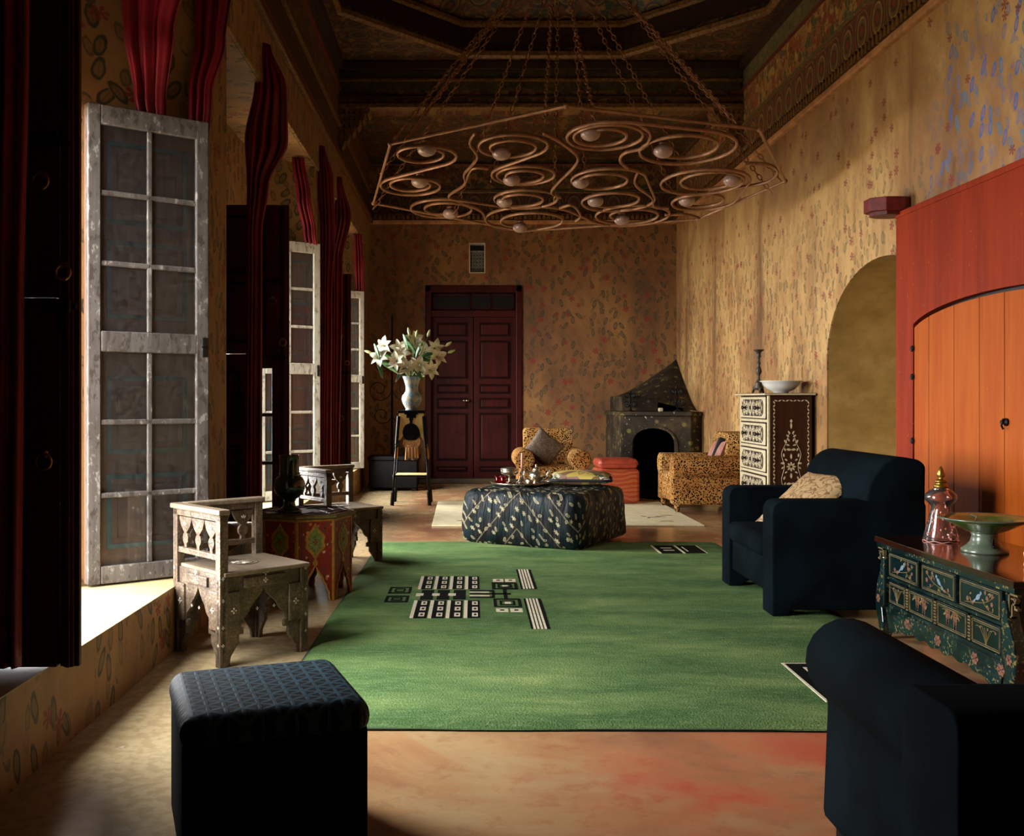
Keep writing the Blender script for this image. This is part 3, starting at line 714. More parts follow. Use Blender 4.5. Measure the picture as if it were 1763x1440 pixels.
b = thing('pivot_block', 'dark red octagonal wooden pivot block above the corner of the red door', 'block', (XR,6.92,2.56))
o8 = [(0.105*math.cos(PI/8+i*PI/4), 0.105*math.sin(PI/8+i*PI/4)) for i in range(8)]
MB().prism([(p[0]*1.6-0.12,p[1]*1.25) for p in o8], -0.045, 0.05).build('block_body', M['rusty'], b, bevel=0.006)
MB().prism([(p[0]*1.25-0.12,p[1]*0.95) for p in o8], -0.07, -0.045).build('block_foot', M['redmould'], b)

# ------------------------------------------------------------------ windows
CW, CH = 0.60, 2.30                         # casement size
def casement(parent, loc, rz, lab, w=CW, gm='greypaint'):
    h = CH; st = 0.062; m = 0.026; y0, y1 = -0.02, 0.02
    rails = [0,0.085]; 
    mid0, mid1 = 1.115, 1.215; top0 = h-0.095
    c = MB().box((0,y0,0),(st,y1,h)).box((w-st-0.005,y0,0),(w,y1,h)).box((st,y0,0),(w-st,y1,0.085)).box((st,y0,mid0),(w-st,y1,mid1)).box((st,y0,top0),(w-st,y1,h))
    xm = w/2; c.box((xm-m/2,y0+0.006,0.085),(xm+m/2,y1-0.006,mid0)).box((xm-m/2,y0+0.006,mid1),(xm+m/2,y1-0.006,top0))
    cells = []
    for (z0,z1) in ((0.085,mid0),(mid1,top0)):
        ph = (z1-z0-2*m)/3
        for i in range(3):
            za = z0+i*(ph+m)
            if i < 2: c.box((st,y0+0.006,za+ph),(w-st,y1-0.006,za+ph+m))
            cells += [(st,xm-m/2,za,za+ph),(xm+m/2,w-st,za,za+ph)]
    o = c.build('casement', M[gm], parent, loc, (0,0,rz), bevel=0.006); o['label'] = lab
    for (xa,xb,za,zb) in cells:
        MB().box((xa-0.004,-0.0025,za-0.004),(xb+0.004,0.0025,zb+0.004)).build('pane', M['pane'], o)
    MB().box((w-0.035,-0.03,1.10),(w-0.015,-0.02,1.2)).tube([(w-0.025,-0.03,1.15),(w-0.025,-0.05,1.15),(w-0.05,-0.055,1.15)],0.006,6).build('catch', M['black'], o)
    return o
def shutter_leaf(parent, loc, rz, lab, z0, z1, panels, mat, trim, w=CW, side=-1, rings=()):
    """panelled board; side = which face carries the trim"""
    o = MB().box((0.0,-0.014,z0),(w,0.014,z1)).build('shutter', mat, parent, loc, (0,0,rz), bevel=0.004); o['label'] = lab
    for (a,b) in panels:
        for sd in ((-1,1) if side==0 else (side,)):
            f0, f1 = (0.014,0.022) if sd>0 else (-0.022,-0.014)
            x0, x1 = 0.10, w-0.10; t = 0.022
            MB().box((x0,f0,a),(x1,f1,a+t)).box((x0,f0,b-t),(x1,f1,b)).box((x0,f0,a+t),(x0+t,f1,b-t)).box((x1-t,f0,a+t),(x1,f1,b-t)).build('panel_border', trim, o)
            g0, g1 = (0.014,0.026) if sd>0 else (-0.026,-0.014)
            MB().box((x0+0.05,g0,a+0.05),(x1-0.05,g1,b-0.05)).build('shutter_panel', mat, o, bevel=0.008)
    for (rx,rz_) in rings:
        MB().tube([(rx+0.026*math.cos(i*PI/8),-0.034,rz_+0.026*math.sin(i*PI/8)) for i in range(16)],0.005,6,True).lathe([(0.016,0),(0.014,0.012),(0.004,0.022)],10,M=TR(rx,-0.014,rz_+0.026)@Matrix.Rotation(PI/2,4,'X')).build('ring_pull', M['brass'], o)
    return o
PAN = [(0.16,0.52),(0.62,1.00),(1.28,1.66),(1.74,2.14)]
far_ang = math.atan2(0.36,0.49)
for k in WIN:
    w = thing('window_%d'%(k+1), ['nearest tall window with weathered casements open inwards','middle tall window with casements open inwards behind the painted table','furthest tall window with casements open inwards'][k], 'window', (0,PER*k,0), 0, None, 'structure')
    rn, rf, wn, wf = yr(0)
    MB().box((-1.93,wn,SZ),(-1.86,wn+0.05,HZ)).box((-1.93,wf-0.05,SZ),(-1.86,wf,HZ)).box((-1.93,wn,HZ-0.05),(-1.86,wf,HZ)).box((-1.93,wn,SZ),(-1.86,wf,SZ+0.03)).build('window_frame', M['greypaint'], w, bevel=0.006)
    # far leaf, folded back along the splay, its shutter behind it
    hx, hy = -1.80, 4.70
    c = casement(w, (hx,hy,SZ+0.01), far_ang, 'weathered grey casement of twelve panes', gm='greypaint' if k==0 else 'greypaint_pale')
    nx, ny = -math.sin(far_ang), math.cos(far_ang)
    shutter_leaf(w, (hx+nx*0.04,hy+ny*0.04,SZ+0.01), far_ang, 'brown shutter with faded blue panel borders', 0, CH, PAN, M['shutter'], M['bluetrim'])
    # near leaf, square to the wall, seen from its shutter side
    ny_ = wn+0.06
    c = casement(w, (-1.86,ny_,SZ+0.01), 0.0, 'casement of the near leaf', CW-0.03)
    nl = w
    shutter_leaf(nl, (-1.86,ny_-0.042,SZ+0.01), 0.0, 'dark red upper shutter with ring pulls', 1.22, CH, [(1.30,1.74),(1.80,2.22)], M['redwood'], M['doorgroove'], w=0.515, rings=((0.47,1.60),))
    shutter_leaf(nl, (-1.86,ny_-0.042,SZ+0.01), 0.0, 'dark red lower shutter', 0.0, 1.2185, [(0.14,0.56),(0.64,1.10)], M['redwood'], M['doorgroove'], w=0.515 if k!=1 else 0.335, rings=((0.48,0.68),) if k!=1 else ())
    st = MB().box((0.521,-0.022,0),(0.585,0.0,CH)).box((0.535,-0.034,0),(0.57,-0.022,CH)).box((0.545,-0.042,0),(0.56,-0.034,CH))
    if k == 1: st.box((0.46,-0.02,0.0),(0.52,0.0,1.22)).box((0.33,-0.02,1.19),(0.52,0.0,1.25))
    st.build('shutter_stile', M['redwood'], nl, (-1.86,ny_-0.022,SZ+0.01), bevel=0.004)
    MB().tube([(0.36,-0.02,1.74),(0.53,-0.02,1.74)],0.008,6).box((0.505,-0.03,1.72),(0.53,0,1.76)).build('bolt', M['black'], nl, (-1.86,ny_-0.06,SZ+0.01))
    MB().tube([(0.545+0.024*math.cos(i*PI/8),-0.056,1.30+0.024*math.sin(i*PI/8)) for i in range(16)],0.005,6,True).box((0.535,-0.05,1.315),(0.555,-0.04,1.335)).build('ring_pull', M['brass'], nl, (-1.86,ny_-0.022,SZ+0.01))
    MB().box((0.49,-0.03,1.18),(0.58,-0.01,1.2)).tube([(0.5,-0.03,1.17),(0.5,-0.03,1.21)],0.012,8).tube([(0.56,-0.05,1.17),(0.56,-0.05,1.21)],0.012,8).build('hinge', M['black'], nl, (-1.86,ny_-0.03,SZ+0.01))

# ------------------------------------------------------------------ curtains
def drape(name, label, secs, folds=5, amp=0.03, nu=44, nv=40, mat='curtain', group='crimson curtains at the tall windows', ph=0.0):
    zs = [s[0] for s in secs]
    def at(v):
        z = zs[0]+(zs[-1]-zs[0])*v
        for i in range(len(secs)-1):
            a, b = secs[i], secs[i+1]
            if a[0] >= z >= b[0] or i == len(secs)-2:
                t = max(0,min(1,(a[0]-z)/(a[0]-b[0]) if a[0]!=b[0] else 0)); t2 = t*t*(3-2*t)
                return z, a[1]+(b[1]-a[1])*t2, a[2]+(b[2]-a[2])*t2, a[3]+(b[3]-a[3])*t2, a[4]+(b[4]-a[4])*t2
    def fn(u, v):
        z, cx, cy, hw, dy = at(v); t = u*2-1
        am = min(amp, 0.35*hw+0.008)
        w = math.sin(t*folds*PI+ph)+0.4*math.sin(t*folds*2.3*PI+1.3+v*2)
        return (cx+hw*t+0.25*am*math.cos(t*folds*PI), cy+dy*t+am*w, z)
    o = MB().grid(fn,nu,nv).build(name, M[mat], smooth=True, solid=0.003)
    return tag(o, label, 'curtain', group)
# (height, x centre, y centre, half width, skew in y)
drape('curtain', 'dark red curtain hanging in front of the nearest shutter at the left edge', [(3.34,-1.46,3.08,0.13,0.03),(2.4,-1.455,3.10,0.075,0.02),(1.4,-1.47,3.10,0.07,0.02),(0.36,-1.48,3.10,0.07,0.02)], 4, 0.025)
drape('curtain', 'crimson curtain tail left of the pair above the nearest casement', [(3.34,-1.50,4.78,0.17,0.02),(3.0,-1.535,4.82,0.11,0.04),(2.70,-1.555,4.90,0.065,0.05),(2.46,-1.54,4.955,0.04,0.03)], 3, 0.022)
drape('curtain', 'crimson curtain tail right of the pair above the nearest casement', [(3.34,-1.31,5.16,0.09,0.02),(3.08,-1.325,5.16,0.075,0.02),(2.8,-1.365,5.12,0.055,0.02),(2.40,-1.385,5.13,0.04,0.02)], 3, 0.02)
drape('curtain', 'curtain gathered before the middle shutter then falling to the sill', [(3.62,-1.345,6.7,0.02,0.02),(3.35,-1.33,6.75,0.10,0.05),(3.0,-1.38,6.85,0.14,0.05),(2.72,-1.46,6.95,0.07,0.03),(2.4,-1.49,6.98,0.05,0.02),(0.36,-1.50,6.98,0.055,0.02)], 4, 0.03, nv=60)
drape('curtain', 'pink-lit curtain tail above the middle casement', [(3.34,-1.46,8.70,0.05,0.02),(3.0,-1.42,8.75,0.06,0.02),(2.7,-1.385,8.86,0.055,0.02),(2.45,-1.36,9.04,0.05,0.02)], 3, 0.03)
drape('curtain', 'curtain hanging beside the pier after the middle casement', [(3.6,-1.345,9.3,0.02,0.02),(3.3,-1.32,9.35,0.07,0.02),(2.8,-1.31,9.4,0.07,0.02),(2.2,-1.32,9.4,0.05,0.02),(0.36,-1.33,9.4,0.05,0.02)], 4, 0.03)
drape('curtain', 'curtain before the furthest shutter', [(3.6,-1.345,10.6,0.02,0.02),(3.2,-1.33,10.7,0.09,0.03),(2.75,-1.42,10.85,0.07,0.02),(0.36,-1.44,10.9,0.05,0.02)], 4, 0.03)
drape('curtain', 'small red curtain tail above the furthest casement', [(3.34,-1.37,12.7,0.05,0.02),(3.0,-1.36,12.78,0.06,0.02),(2.7,-1.36,12.85,0.055,0.02),(2.4,-1.36,12.95,0.045,0.02)], 3, 0.03)

# ------------------------------------------------------------------ soft shapes
def pillow(name, mat, parent, w, d, t, loc=(0,0,0), rot=(0,0,0), nu=18, pinch=0.10):
    m = MB()
    def side(sg):
        def fn(u,v):
            x=u*2-1; y=v*2-1
            ex = 1-pinch*(1-abs(y)**1.5)*abs(x)**3; ey = 1-pinch*(1-abs(x)**1.5)*abs(y)**3
            h = (max(0,(1-x*x))*max(0,(1-y*y)))**0.42
            return (x*w/2*ex, y*d/2*ey, sg*h*t/2)
        return fn
    m.grid(side(1),nu,nu); m.grid(side(-1),nu,nu)
    o = m.build(name, mat, parent, loc, rot, smooth=True); return o
def rbox(name, a, b, mat, parent, r=0.04, seg=4, **k):
    o = MB().box(a,b).build(name, mat, parent, bevel=r, seg=seg, smooth=True, **k); return o
def outline_round(pts, r, n=5):
    """round the corners of a 2-D polygon"""
    out = []; m = len(pts)
    for i in range(m):
        p = Vector(pts[i]); a = Vector(pts[i-1])-p; b = Vector(pts[(i+1)%m])-p
        rr = r[i] if isinstance(r,(list,tuple)) else r
        q = min(rr, a.length*0.45, b.length*0.45)
        if q < 1e-4: out.append((p.x,p.y)); continue
        s = p+a.normalized()*q; e = p+b.normalized()*q
        for j in range(n+1):
            t = j/n; z = s*(1-t)**2+p*2*t*(1-t)+e*t*t; out.append((z.x,z.y))
    return out

def armchair(name, label, loc, rz, W, D, AH, BH, AW, mat, style, group=None, seat=0.42, footmat=None):
    """faces local -y, front edge at y = 0"""
    t = thing(name, label, 'armchair', loc, rz, group)
    # arms: side silhouette with the feet cut into it
    for s in (-1,1):
        x0, x1 = (W/2-AW, W/2) if s>0 else (-W/2, -W/2+AW)
        if style == 'square':
            prof = [(0.0,0.0),(0.075,0.0),(0.11,0.035),(D-0.16,0.035),(D-0.10,0.0),(D-0.01,0.0),(D+0.0,AH-0.02),(D-0.02,AH),(0.0,AH)]
            pr = outline_round(prof, [0.01,0.02,0.04,0.04,0.02,0.01,0.06,0.06,0.07])
            MB().prism(pr, x0, x1, 'x').build('arm', mat, t, bevel=0.055 if style=='square' else 0.03, seg=4, smooth=True, ang=50)
        else:
            r = AW*0.56
            cs = []
            for i in range(15):
                a = -0.35*PI+ i*(1.55*PI)/14
                cs.append((r*math.cos(a), AH-r+r*math.sin(a)))
            cs = [(AW*0.32,0.08)]+cs+[(-AW*0.40,0.08)]
            cs = [(s*p[0]+s*(W/2-AW*0.56), p[1]) for p in cs]
            MB().prism(cs, 0.0, D*(0.8 if style=='level' else 0.92), 'y').build('arm', mat, t, bevel=0.025, seg=3, smooth=True, ang=50)
    # back: silhouette extruded across the chair
    if style == 'square':
        bp = [(D-0.30,0.30),(D-0.33,0.60),(D-0.30,0.74),(D-0.22,BH-0.03),(D-0.14,BH),(D-0.03,BH-0.02),(D+0.005,BH-0.05),(D-0.005,0.10),(D-0.2,0.10)]
        bp = outline_round(bp, [0.02,0.05,0.08,0.06,0.05,0.04,0.04,0.02,0.02], 4)
        MB().prism(bp, -W/2+0.012, W/2-0.012, 'x').build('backrest', mat, t, bevel=0.02, seg=3, smooth=True, ang=50)
    elif style == 'level':
        bp = outline_round([(D-0.24,0.2),(D-0.24,AH),(D,AH),(D,0.05),(D-0.2,0.05)], [0.01,0.05,0.05,0.01,0.01])
        MB().prism(bp, -W/2+0.0, W/2-0.0, 'x').build('backrest', mat, t, bevel=0.02, seg=3, smooth=True, ang=50)
    else:
        top = [( -W/2+AW*0.75, 0.2),(-W/2+AW*0.75,BH-0.05)]+[]
        bw = W/2-AW*0.72
        ol = outline_round([(-bw,0.15),(-bw*1.02,BH),(bw*1.02,BH),(bw,0.15)], [0.01,0.06,0.06,0.01])
        m_ = MB().prism(ol, D-0.24, D, 'y', M=Matrix.Identity(4))
        # rake the back
        m_.v = [(x,y+(z-0.3)*0.14,z) for (x,y,z) in m_.v]
        m_.build('backrest', mat, t, bevel=0.05, seg=4, smooth=True, ang=50)
    # base and seat cushion
    rbox('seat_base', (-W/2+AW*0.8,0.02,0.10), (W/2-AW*0.8,D-0.1,seat-0.12), mat, t, 0.02, 3)
    c = MB().box((-W/2+AW*0.95,-0.015,seat-0.13),(W/2-AW*0.95,D-0.26,seat)).build('seat_cushion', mat, t, bevel=0.05, seg=5, smooth=True)
    if style != 'square' and style != 'level':
        for s in (-1,1):
            for y in (0.06,D-0.08):
                MB().lathe([(0.022,0),(0.03,0.05),(0.034,0.1)],10,(s*(W/2-0.1),y,0)).build('foot', footmat or mat, t, smooth=True)
    if style == 'level':
        for s in (-1,1):
            for y in (0.08,D-0.1): MB().box((s*(W/2-0.1)-0.03,y-0.03,0),(s*(W/2-0.1)+0.03,y+0.03,0.1)).build('foot', M['ebony'], t, bevel=0.005)
    return t

# ------------------------------------------------------------------ rugs
rg = thing('green_rug', 'large green pile rug with black and cream geometric motifs', 'rug', (0.67,5.93,0), math.radians(-0.5))
RW, RL = 2.82, 4.70; ox, oy = 0.67, 5.93
def edgewob(x,y): return 0.012*math.sin(x*5+1)+0.008*math.sin(y*3.1)
m = MB(); NX, NY = 60, 90
def rf_(u,v):
    x=(u-0.5)*RW; y=(v-0.5)*RL; e = min(u,1-u)*RW, min(v,1-v)*RL
    h = 0.022*min(1,(min(e)/0.018))**0.5+0.0015*math.sin(x*7+y*3)
    return (x+edgewob(y,x)*0.5, y+edgewob(x,y)*0.5, max(0.006,h))
m.grid(rf_,NX,NY); m.build('pile', M['rug'], rg, smooth=True)
MB().box((-RW/2+0.004,-RL/2-0.004,0.0005),(RW/2-0.004,RL/2-0.004,0.008)).build('backing', M['rugback'], rg)
MOT = []
def cluster():
    global blk, crm
    blk, crm = MB(), MB(); MOT.append((blk,crm))
cluster()
def R_(b, x0,y0,x1,y1, z=0.0245): b.box((x0-ox,y0-oy,0.012),(x1-ox,y1-oy,z))
def ringr(b, x0,y0,x1,y1,t,ty=None,z=0.0245):
    ty = ty or t*1.6
    R_(b,x0,y0,x1,y0+ty,z); R_(b,x0,y1-ty,x1,y1,z); R_(b,x0,y0+ty,x0+t,y1-ty,z); R_(b,x1-t,y0+ty,x1,y1-ty,z)
for i in range(4):                                                     # comb of squares
    x = -0.295+i*0.098
    for (y0,y1,nr) in ((5.34,5.80,3),(6.15,6.60,3)):
        R_(crm,x,y0,x+0.02,y1); R_(blk,x+0.02,y0,x+0.036,y1)
        for j in range(nr):
            ya = y0+(y1-y0)*j/nr; yb = ya+(y1-y0)/nr
            R_(blk,x+0.036,ya,x+0.09,yb,0.0243)
            R_(crm,x+0.046,ya+0.03,x+0.078,yb-0.03,0.0250); R_(blk,x+0.056,ya+0.055,x+0.070,yb-0.06,0.0256)
for i in range(3):
    x = -0.265+i*0.098
    R_(blk,x,5.83,x+0.075,6.12); R_(crm,x-0.03,5.94,x+0.015,6.01,0.0252)
for (y0,y1) in ((6.02,6.22),(5.76,5.94)):
    ringr(blk,-0.47,y0,-0.335,y1,0.014); ringr(blk,-0.435,y0+0.05,-0.37,y1-0.05,0.010)
R_(blk,0.03,5.99,0.28,6.03); R_(crm,0.03,6.04,0.15,6.07); R_(crm,0.03,5.93,0.15,5.96); R_(blk,0.03,6.08,0.17,6.12); R_(blk,0.03,5.88,0.17,5.92); R_(blk,0.165,5.88,0.18,6.12)
R_(blk,0.235,5.86,0.255,6.17)
for (y0,y1,c0_,c1_) in ((6.16,6.38,6.41,6.50),(5.62,5.86,5.49,5.58)):
    ringr(blk,0.17,y0,0.33,y1,0.018); ringr(blk,0.205,y0+0.055,0.295,y1-0.055,0.014); R_(crm,0.235,y0+0.095,0.27,y1-0.095)
    for q in (0.18,0.26): R_(crm,q,c0_,q+0.068,c1_,0.0244); R_(blk,q+0.022,c0_+0.03,q+0.046,c1_-0.03,0.0252)
for (y0,y1) in ((6.17,6.87),(5.08,5.86)):
    R_(blk,0.35,y0,0.45,y1,0.0243)
    for i in range(4): R_(crm,0.363+i*0.019,y0,0.363+i*0.019+0.012,y1,0.0250)
cluster()
R_(crm,1.49,7.62,1.505,8.02); R_(blk,1.505,7.62,1.665,8.02); R_(crm,1.545,7.74,1.63,7.78,0.025); R_(crm,1.545,7.86,1.63,7.90,0.025); R_(crm,1.675,7.62,1.69,8.02); R_(blk,1.69,7.62,1.85,8.02); R_(crm,1.72,7.70,1.73,7.94,0.025); R_(crm,1.85,7.62,1.86,8.02)
cluster()
ringr(crm,1.43,3.86,1.97,4.43,0.012,0.012,0.0244); ringr(blk,1.442,3.872,1.958,4.418,0.06,0.06,0.0247); ringr(crm,1.502,3.932,1.898,4.358,0.012,0.012,0.025); ringr(blk,1.57,4.0,1.83,4.29,0.04,0.05)
for b_,c_ in MOT: b_.build('black_motif', M['rugblack'], rg); c_.build('cream_motif', M['rugcream'], rg)

cr = thing('cream_rug', 'cream rug under the ottoman and leopard chairs', 'rug', (0.985,10.5,0))
MB().box((-1.30,-1.10,0),(1.30,1.10,0.014)).build('pile', M['creamrug'], cr, bevel=0.005)
bw = MB()
for (x,y,a,l) in ((0.95,-0.45,0.4,0.16),(1.02,-0.40,2.6,0.12),(0.88,-0.5,1.2,0.10),(1.1,-0.3,0.1,0.14),(0.85,-0.38,2.2,0.09),(0.98,-0.78,0.3,0.10),(1.04,-0.80,2.4,0.07),(-0.95,-0.2,0.2,0.12),(-0.9,-0.25,2.4,0.1),(-1.02,-0.75,0.3,0.1)):
    bw.leaf((x,y), l, 0.03, a, 'xy', 0.002, 0.014)
bw.build('leaf_motif', M['rugbrown'], cr)

# ------------------------------------------------------------------ navy seating
armchair('club_armchair', 'large navy wool armchair with rounded back beside the lacquered sideboard', (1.68,5.92,0.02), -PI/2, 1.06, 0.84, 0.63, 0.875, 0.18, M['navy'], 'square', 'navy armchairs')
c = thing('cushion', 'gold damask cushion on the navy armchair', 'cushion', (2.13,5.98,0.43), -PI/2)
pillow('cover', M['cush_gold'], c, 0.46, 0.50, 0.11, (0.05,-0.07,0.175), (math.radians(36),math.radians(0),math.radians(22)))
armchair('low_armchair', 'black-navy rolled-arm chair seen from behind in the right foreground', (1.52,2.66,0.0), PI, 1.22, 0.84, 0.62, 0.62, 0.20, M['navy'], 'roll_level' if False else 'level', 'navy armchairs')
# foreground cube pouf
t = thing('cube_pouf', 'dark cube pouf with a triangle-weave top in the left foreground', 'pouf', (-0.545,2.70,0), math.radians(20))
h = 0.235
rbox('pouf_body', (-h,-h,0.015), (h,h,0.375), M['navy'], t, 0.035, 4)
rbox('pouf_top', (-h-0.006,-h-0.006,0.33), (h+0.006,h+0.006,0.425), M['pouf'], t, 0.045, 5)

# ------------------------------------------------------------------ ottoman with its tray
oc_ = (0.693, 8.455); oa = math.atan2(7.70-8.23, 0.906+0.034)
t = thing('ottoman', 'big square ottoman covered in black embroidered silk on the green rug', 'ottoman', (oc_[0],oc_[1],0.02), oa)
m = MB(); q = 0.545
def ring_(hh, off): return None
pts = outline_round([(-q,-q),(q,-q),(q,q),(-q,q)], 0.13, 8)
lv = [(0.0,0.97),(0.03,1.0),(0.12,1.012),(0.26,1.015),(0.36,1.0),(0.405,0.975),(0.43,0.93),(0.44,0.85),(0.442,0.5)]
N_ = len(pts)
# finer outline so the cloth can ripple
fine = []
for i in range(N_):
    a = Vector(pts[i]); b = Vector(pts[(i+1)%N_]); k_ = max(1,int((b-a).length/0.03))
    for j in range(k_): fine.append(a.lerp(b,j/k_))
N_ = len(fine); vs=[]; fs=[]
for li,(z,sc_) in enumerate(lv):
    for i,p in enumerate(fine):
        rip = (0.008*math.sin(i*0.55+z*9)+0.005*math.sin(i*1.31+2-z*14))*(1 if 0<li<6 else 0.2)
        s_ = sc_+rip/q
        vs.append((p.x*s_,p.y*s_,z+ (0.006 if li==0 else 0)+0.004*math.sin(i*0.4)))
for li in range(len(lv)-1):
    for i in range(N_): fs.append((li*N_+i, li*N_+(i+1)%N_, (li+1)*N_+(i+1)%N_, (li+1)*N_+i))
fs.append(tuple(range((len(lv)-1)*N_, len(lv)*N_)))
m.add(vs,fs); m.build('cover', M['ottoman'], t, smooth=True)
MB().prism([(p.x*0.93,p.y*0.93) for p in fine], 0.0, 0.05).build('base', M['blackcloth'], t)
TZ = 0.467
tr_ = thing('tray', 'round silver tray on the ottoman', 'tray', (0.49,8.62,TZ))
MB().lathe([(0.0,0.002),(0.235,0.002),(0.25,0.008),(0.262,0.02),(0.256,0.022),(0.245,0.012),(0.23,0.007),(0.0,0.007)],40).build('dish', M['silver'], tr_, smooth=True)
MB().tube([(0.259*math.cos(i*PI/24),0.259*math.sin(i*PI/24),0.021) for i in range(48)],0.0045,6,True).build('rim', M['silver'], tr_, smooth=True)
z1 = TZ+0.009
tp = thing('teapot', 'silver teapot with curved spout on the tray', 'teapot', (0.625,8.62,z1))
MB().lathe([(0.0,0.0),(0.04,0.0),(0.044,0.006),(0.03,0.016),(0.05,0.03),(0.068,0.055),(0.070,0.075),(0.056,0.098),(0.035,0.11),(0.036,0.116),(0.0,0.116)],24).build('body', M['silver'], tp, smooth=True)
MB().lathe([(0.034,0.115),(0.028,0.13),(0.012,0.14),(0.006,0.148),(0.011,0.158),(0.004,0.170),(0.0,0.172)],18).build('lid', M['silver'], tp, smooth=True)
MB().tube(smoothpath([(0.06,0,0.045),(0.09,0,0.055),(0.10,0,0.085),(0.125,0,0.115),(0.135,0,0.117)],6),[0.018,0.017,0.016,0.016,0.015,0.014,0.013,0.013,0.012,0.012,0.011,0.011,0.010,0.010,0.010,0.009,0.009,0.009,0.009,0.008,0.008,0.008,0.007,0.007,0.007],10).build('spout', M['silver'], tp, smooth=True)
MB().tube(smoothpath([(-0.055,0,0.095),(-0.095,0,0.11),(-0.11,0,0.075),(-0.09,0,0.04),(-0.062,0,0.045)],6),0.006,8).build('handle', M['silver'], tp, smooth=True)
cb = thing('footed_bowl', 'silver footed sugar bowl on the tray', 'bowl', (0.395,8.66,z1))
MB().lathe([(0.0,0),(0.045,0),(0.045,0.006),(0.012,0.016),(0.010,0.05),(0.014,0.06),(0.05,0.07),(0.075,0.085),(0.08,0.122),(0.076,0.122),(0.07,0.09),(0.0,0.075)],28).build('cup', M['silver'], cb, smooth=True)
MB().lathe([(0.08,0.122),(0.083,0.126),(0.06,0.135),(0.02,0.142),(0.0,0.142)],24).build('lid', M['silver'], cb, smooth=True)
cs_ = thing('candlestick', 'slim pink candle in a silver holder on the tray', 'candlestick', (0.505,8.70,z1))
MB().lathe([(0.0,0),(0.05,0),(0.05,0.006),(0.03,0.02),(0.02,0.05),(0.014,0.07),(0.02,0.085),(0.014,0.10),(0.016,0.12),(0.0,0.12)],20).build('holder', M['silver'], cs_, smooth=True)
MB().lathe([(0.0,0.12),(0.011,0.12),(0.0095,0.26),(0.004,0.264),(0.0,0.264)],12).build('candle', M['candle'], cs_, smooth=True)
for i,(x,y) in enumerate(((0.29,8.60),(0.335,8.56))):
    g = MB().lathe([(0.0,0),(0.024,0),(0.026,0.008),(0.024,0.03),(0.029,0.068),(0.026,0.068),(0.021,0.03),(0.02,0.01),(0.0,0.008)],20).build('tea_glass', M['redglass'], None, (x,y,z1), smooth=True)
    tag(g, ['ruby tea glass nearest the left rim of the tray','ruby tea glass beside the footed bowl'][i], 'glass', 'ruby tea glasses')
sg = MB().lathe([(0.0,0),(0.03,0),(0.034,0.02),(0.036,0.04),(0.03,0.045),(0.0,0.03)],20).build('sugar_dish', M['silver'], None, (0.56,8.52,z1), smooth=True)
tag(sg, 'low silver dish between candle and teapot on the tray', 'dish')
c = thing('floor_cushion', 'flat patterned silk cushion lying on the ottoman', 'cushion', (1.015,8.62,TZ), math.radians(-8))
pillow('cover', M['cush_patch'], c, 0.54, 0.44, 0.12, (0,0,0.062), (math.radians(4),0,0))
MB().tube([(0.27*math.cos(i*PI/16)/max(abs(math.cos(i*PI/16)),abs(math.sin(i*PI/16)))*0.97,0.215*math.sin(i*PI/16)/max(abs(math.cos(i*PI/16)),abs(math.sin(i*PI/16)))*0.97,0.05) for i in range(32)],0.012,6,True).build('piping', M['blackcloth'], c, smooth=True)

# ------------------------------------------------------------------ leopard chairs, striped pouf
armchair('leopard_armchair', 'leopard-print armchair facing the viewer by the dark door', (1.05,11.75,0.014), 0, 0.92, 0.85, 0.60, 0.84, 0.22, M['leopard'], 'roll', 'leopard armchairs', 0.40)
c = thing('cushion', 'grey-brown brocade cushion set on its corner in the facing leopard chair', 'cushion', (0.98,12.12,0.42))
pillow('cover', M['cush_grey'], c, 0.40, 0.40, 0.14, (0,0.08,0.19), (math.radians(70),math.radians(38),0))
armchair('leopard_armchair', 'leopard-print armchair seen from the side beside the inlaid chest', (2.20,10.86,0.014), -PI/2, 0.92, 0.79, 0.60, 0.84, 0.22, M['leopard'], 'roll', 'leopard armchairs', 0.42)
c = thing('cushion', 'dusty pink cushion with a black band in the side-on leopard chair', 'cushion', (2.72,10.80,0.42), -PI/2)
pillow('cover', M['cush_pink'], c, 0.40, 0.38, 0.13, (0,0.02,0.17), (math.radians(68),0,0))
MB().box((0.10,-0.21,-0.07),(0.14,0.21,0.07)).build('band', M['blackcloth'], c, (0,0.02,0.17), (math.radians(68),0,0), bevel=0.02)
t = thing('leather_pouf', 'square red striped leather pouf by the fireplace', 'pouf', (1.76,11.55,0.014), math.radians(4))
rbox('pouf_body', (-0.24,-0.24,0.0), (0.24,0.24,0.40), M['stripeleather'], t, 0.05, 4)
t = thing('seat_pad', 'plain red leather pad lying on the striped pouf', 'cushion', (1.76,11.55,0.414), math.radians(2))
rbox('pad', (-0.23,-0.23,0.0), (0.23,0.23,0.115), M['redleather'], t, 0.05, 5)
MB().tube([(0.232*x,0.232*y,0.055) for (x,y) in outline_round([(-1,-1),(1,-1),(1,1),(-1,1)],0.2,5)],0.006,6,True).build('seam', M['redleather'], t, smooth=True)

# ------------------------------------------------------------------ corner fireplace
t = thing('fireplace', 'smoke-darkened plaster corner fireplace with conical hood', 'fireplace', (0,0,0))
A, B, C_, D_, E_ = (2.06,YB-0.002),(2.06,13.0),(2.92,12.72),(XR-0.002,12.85),(XR-0.002,YB-0.002)
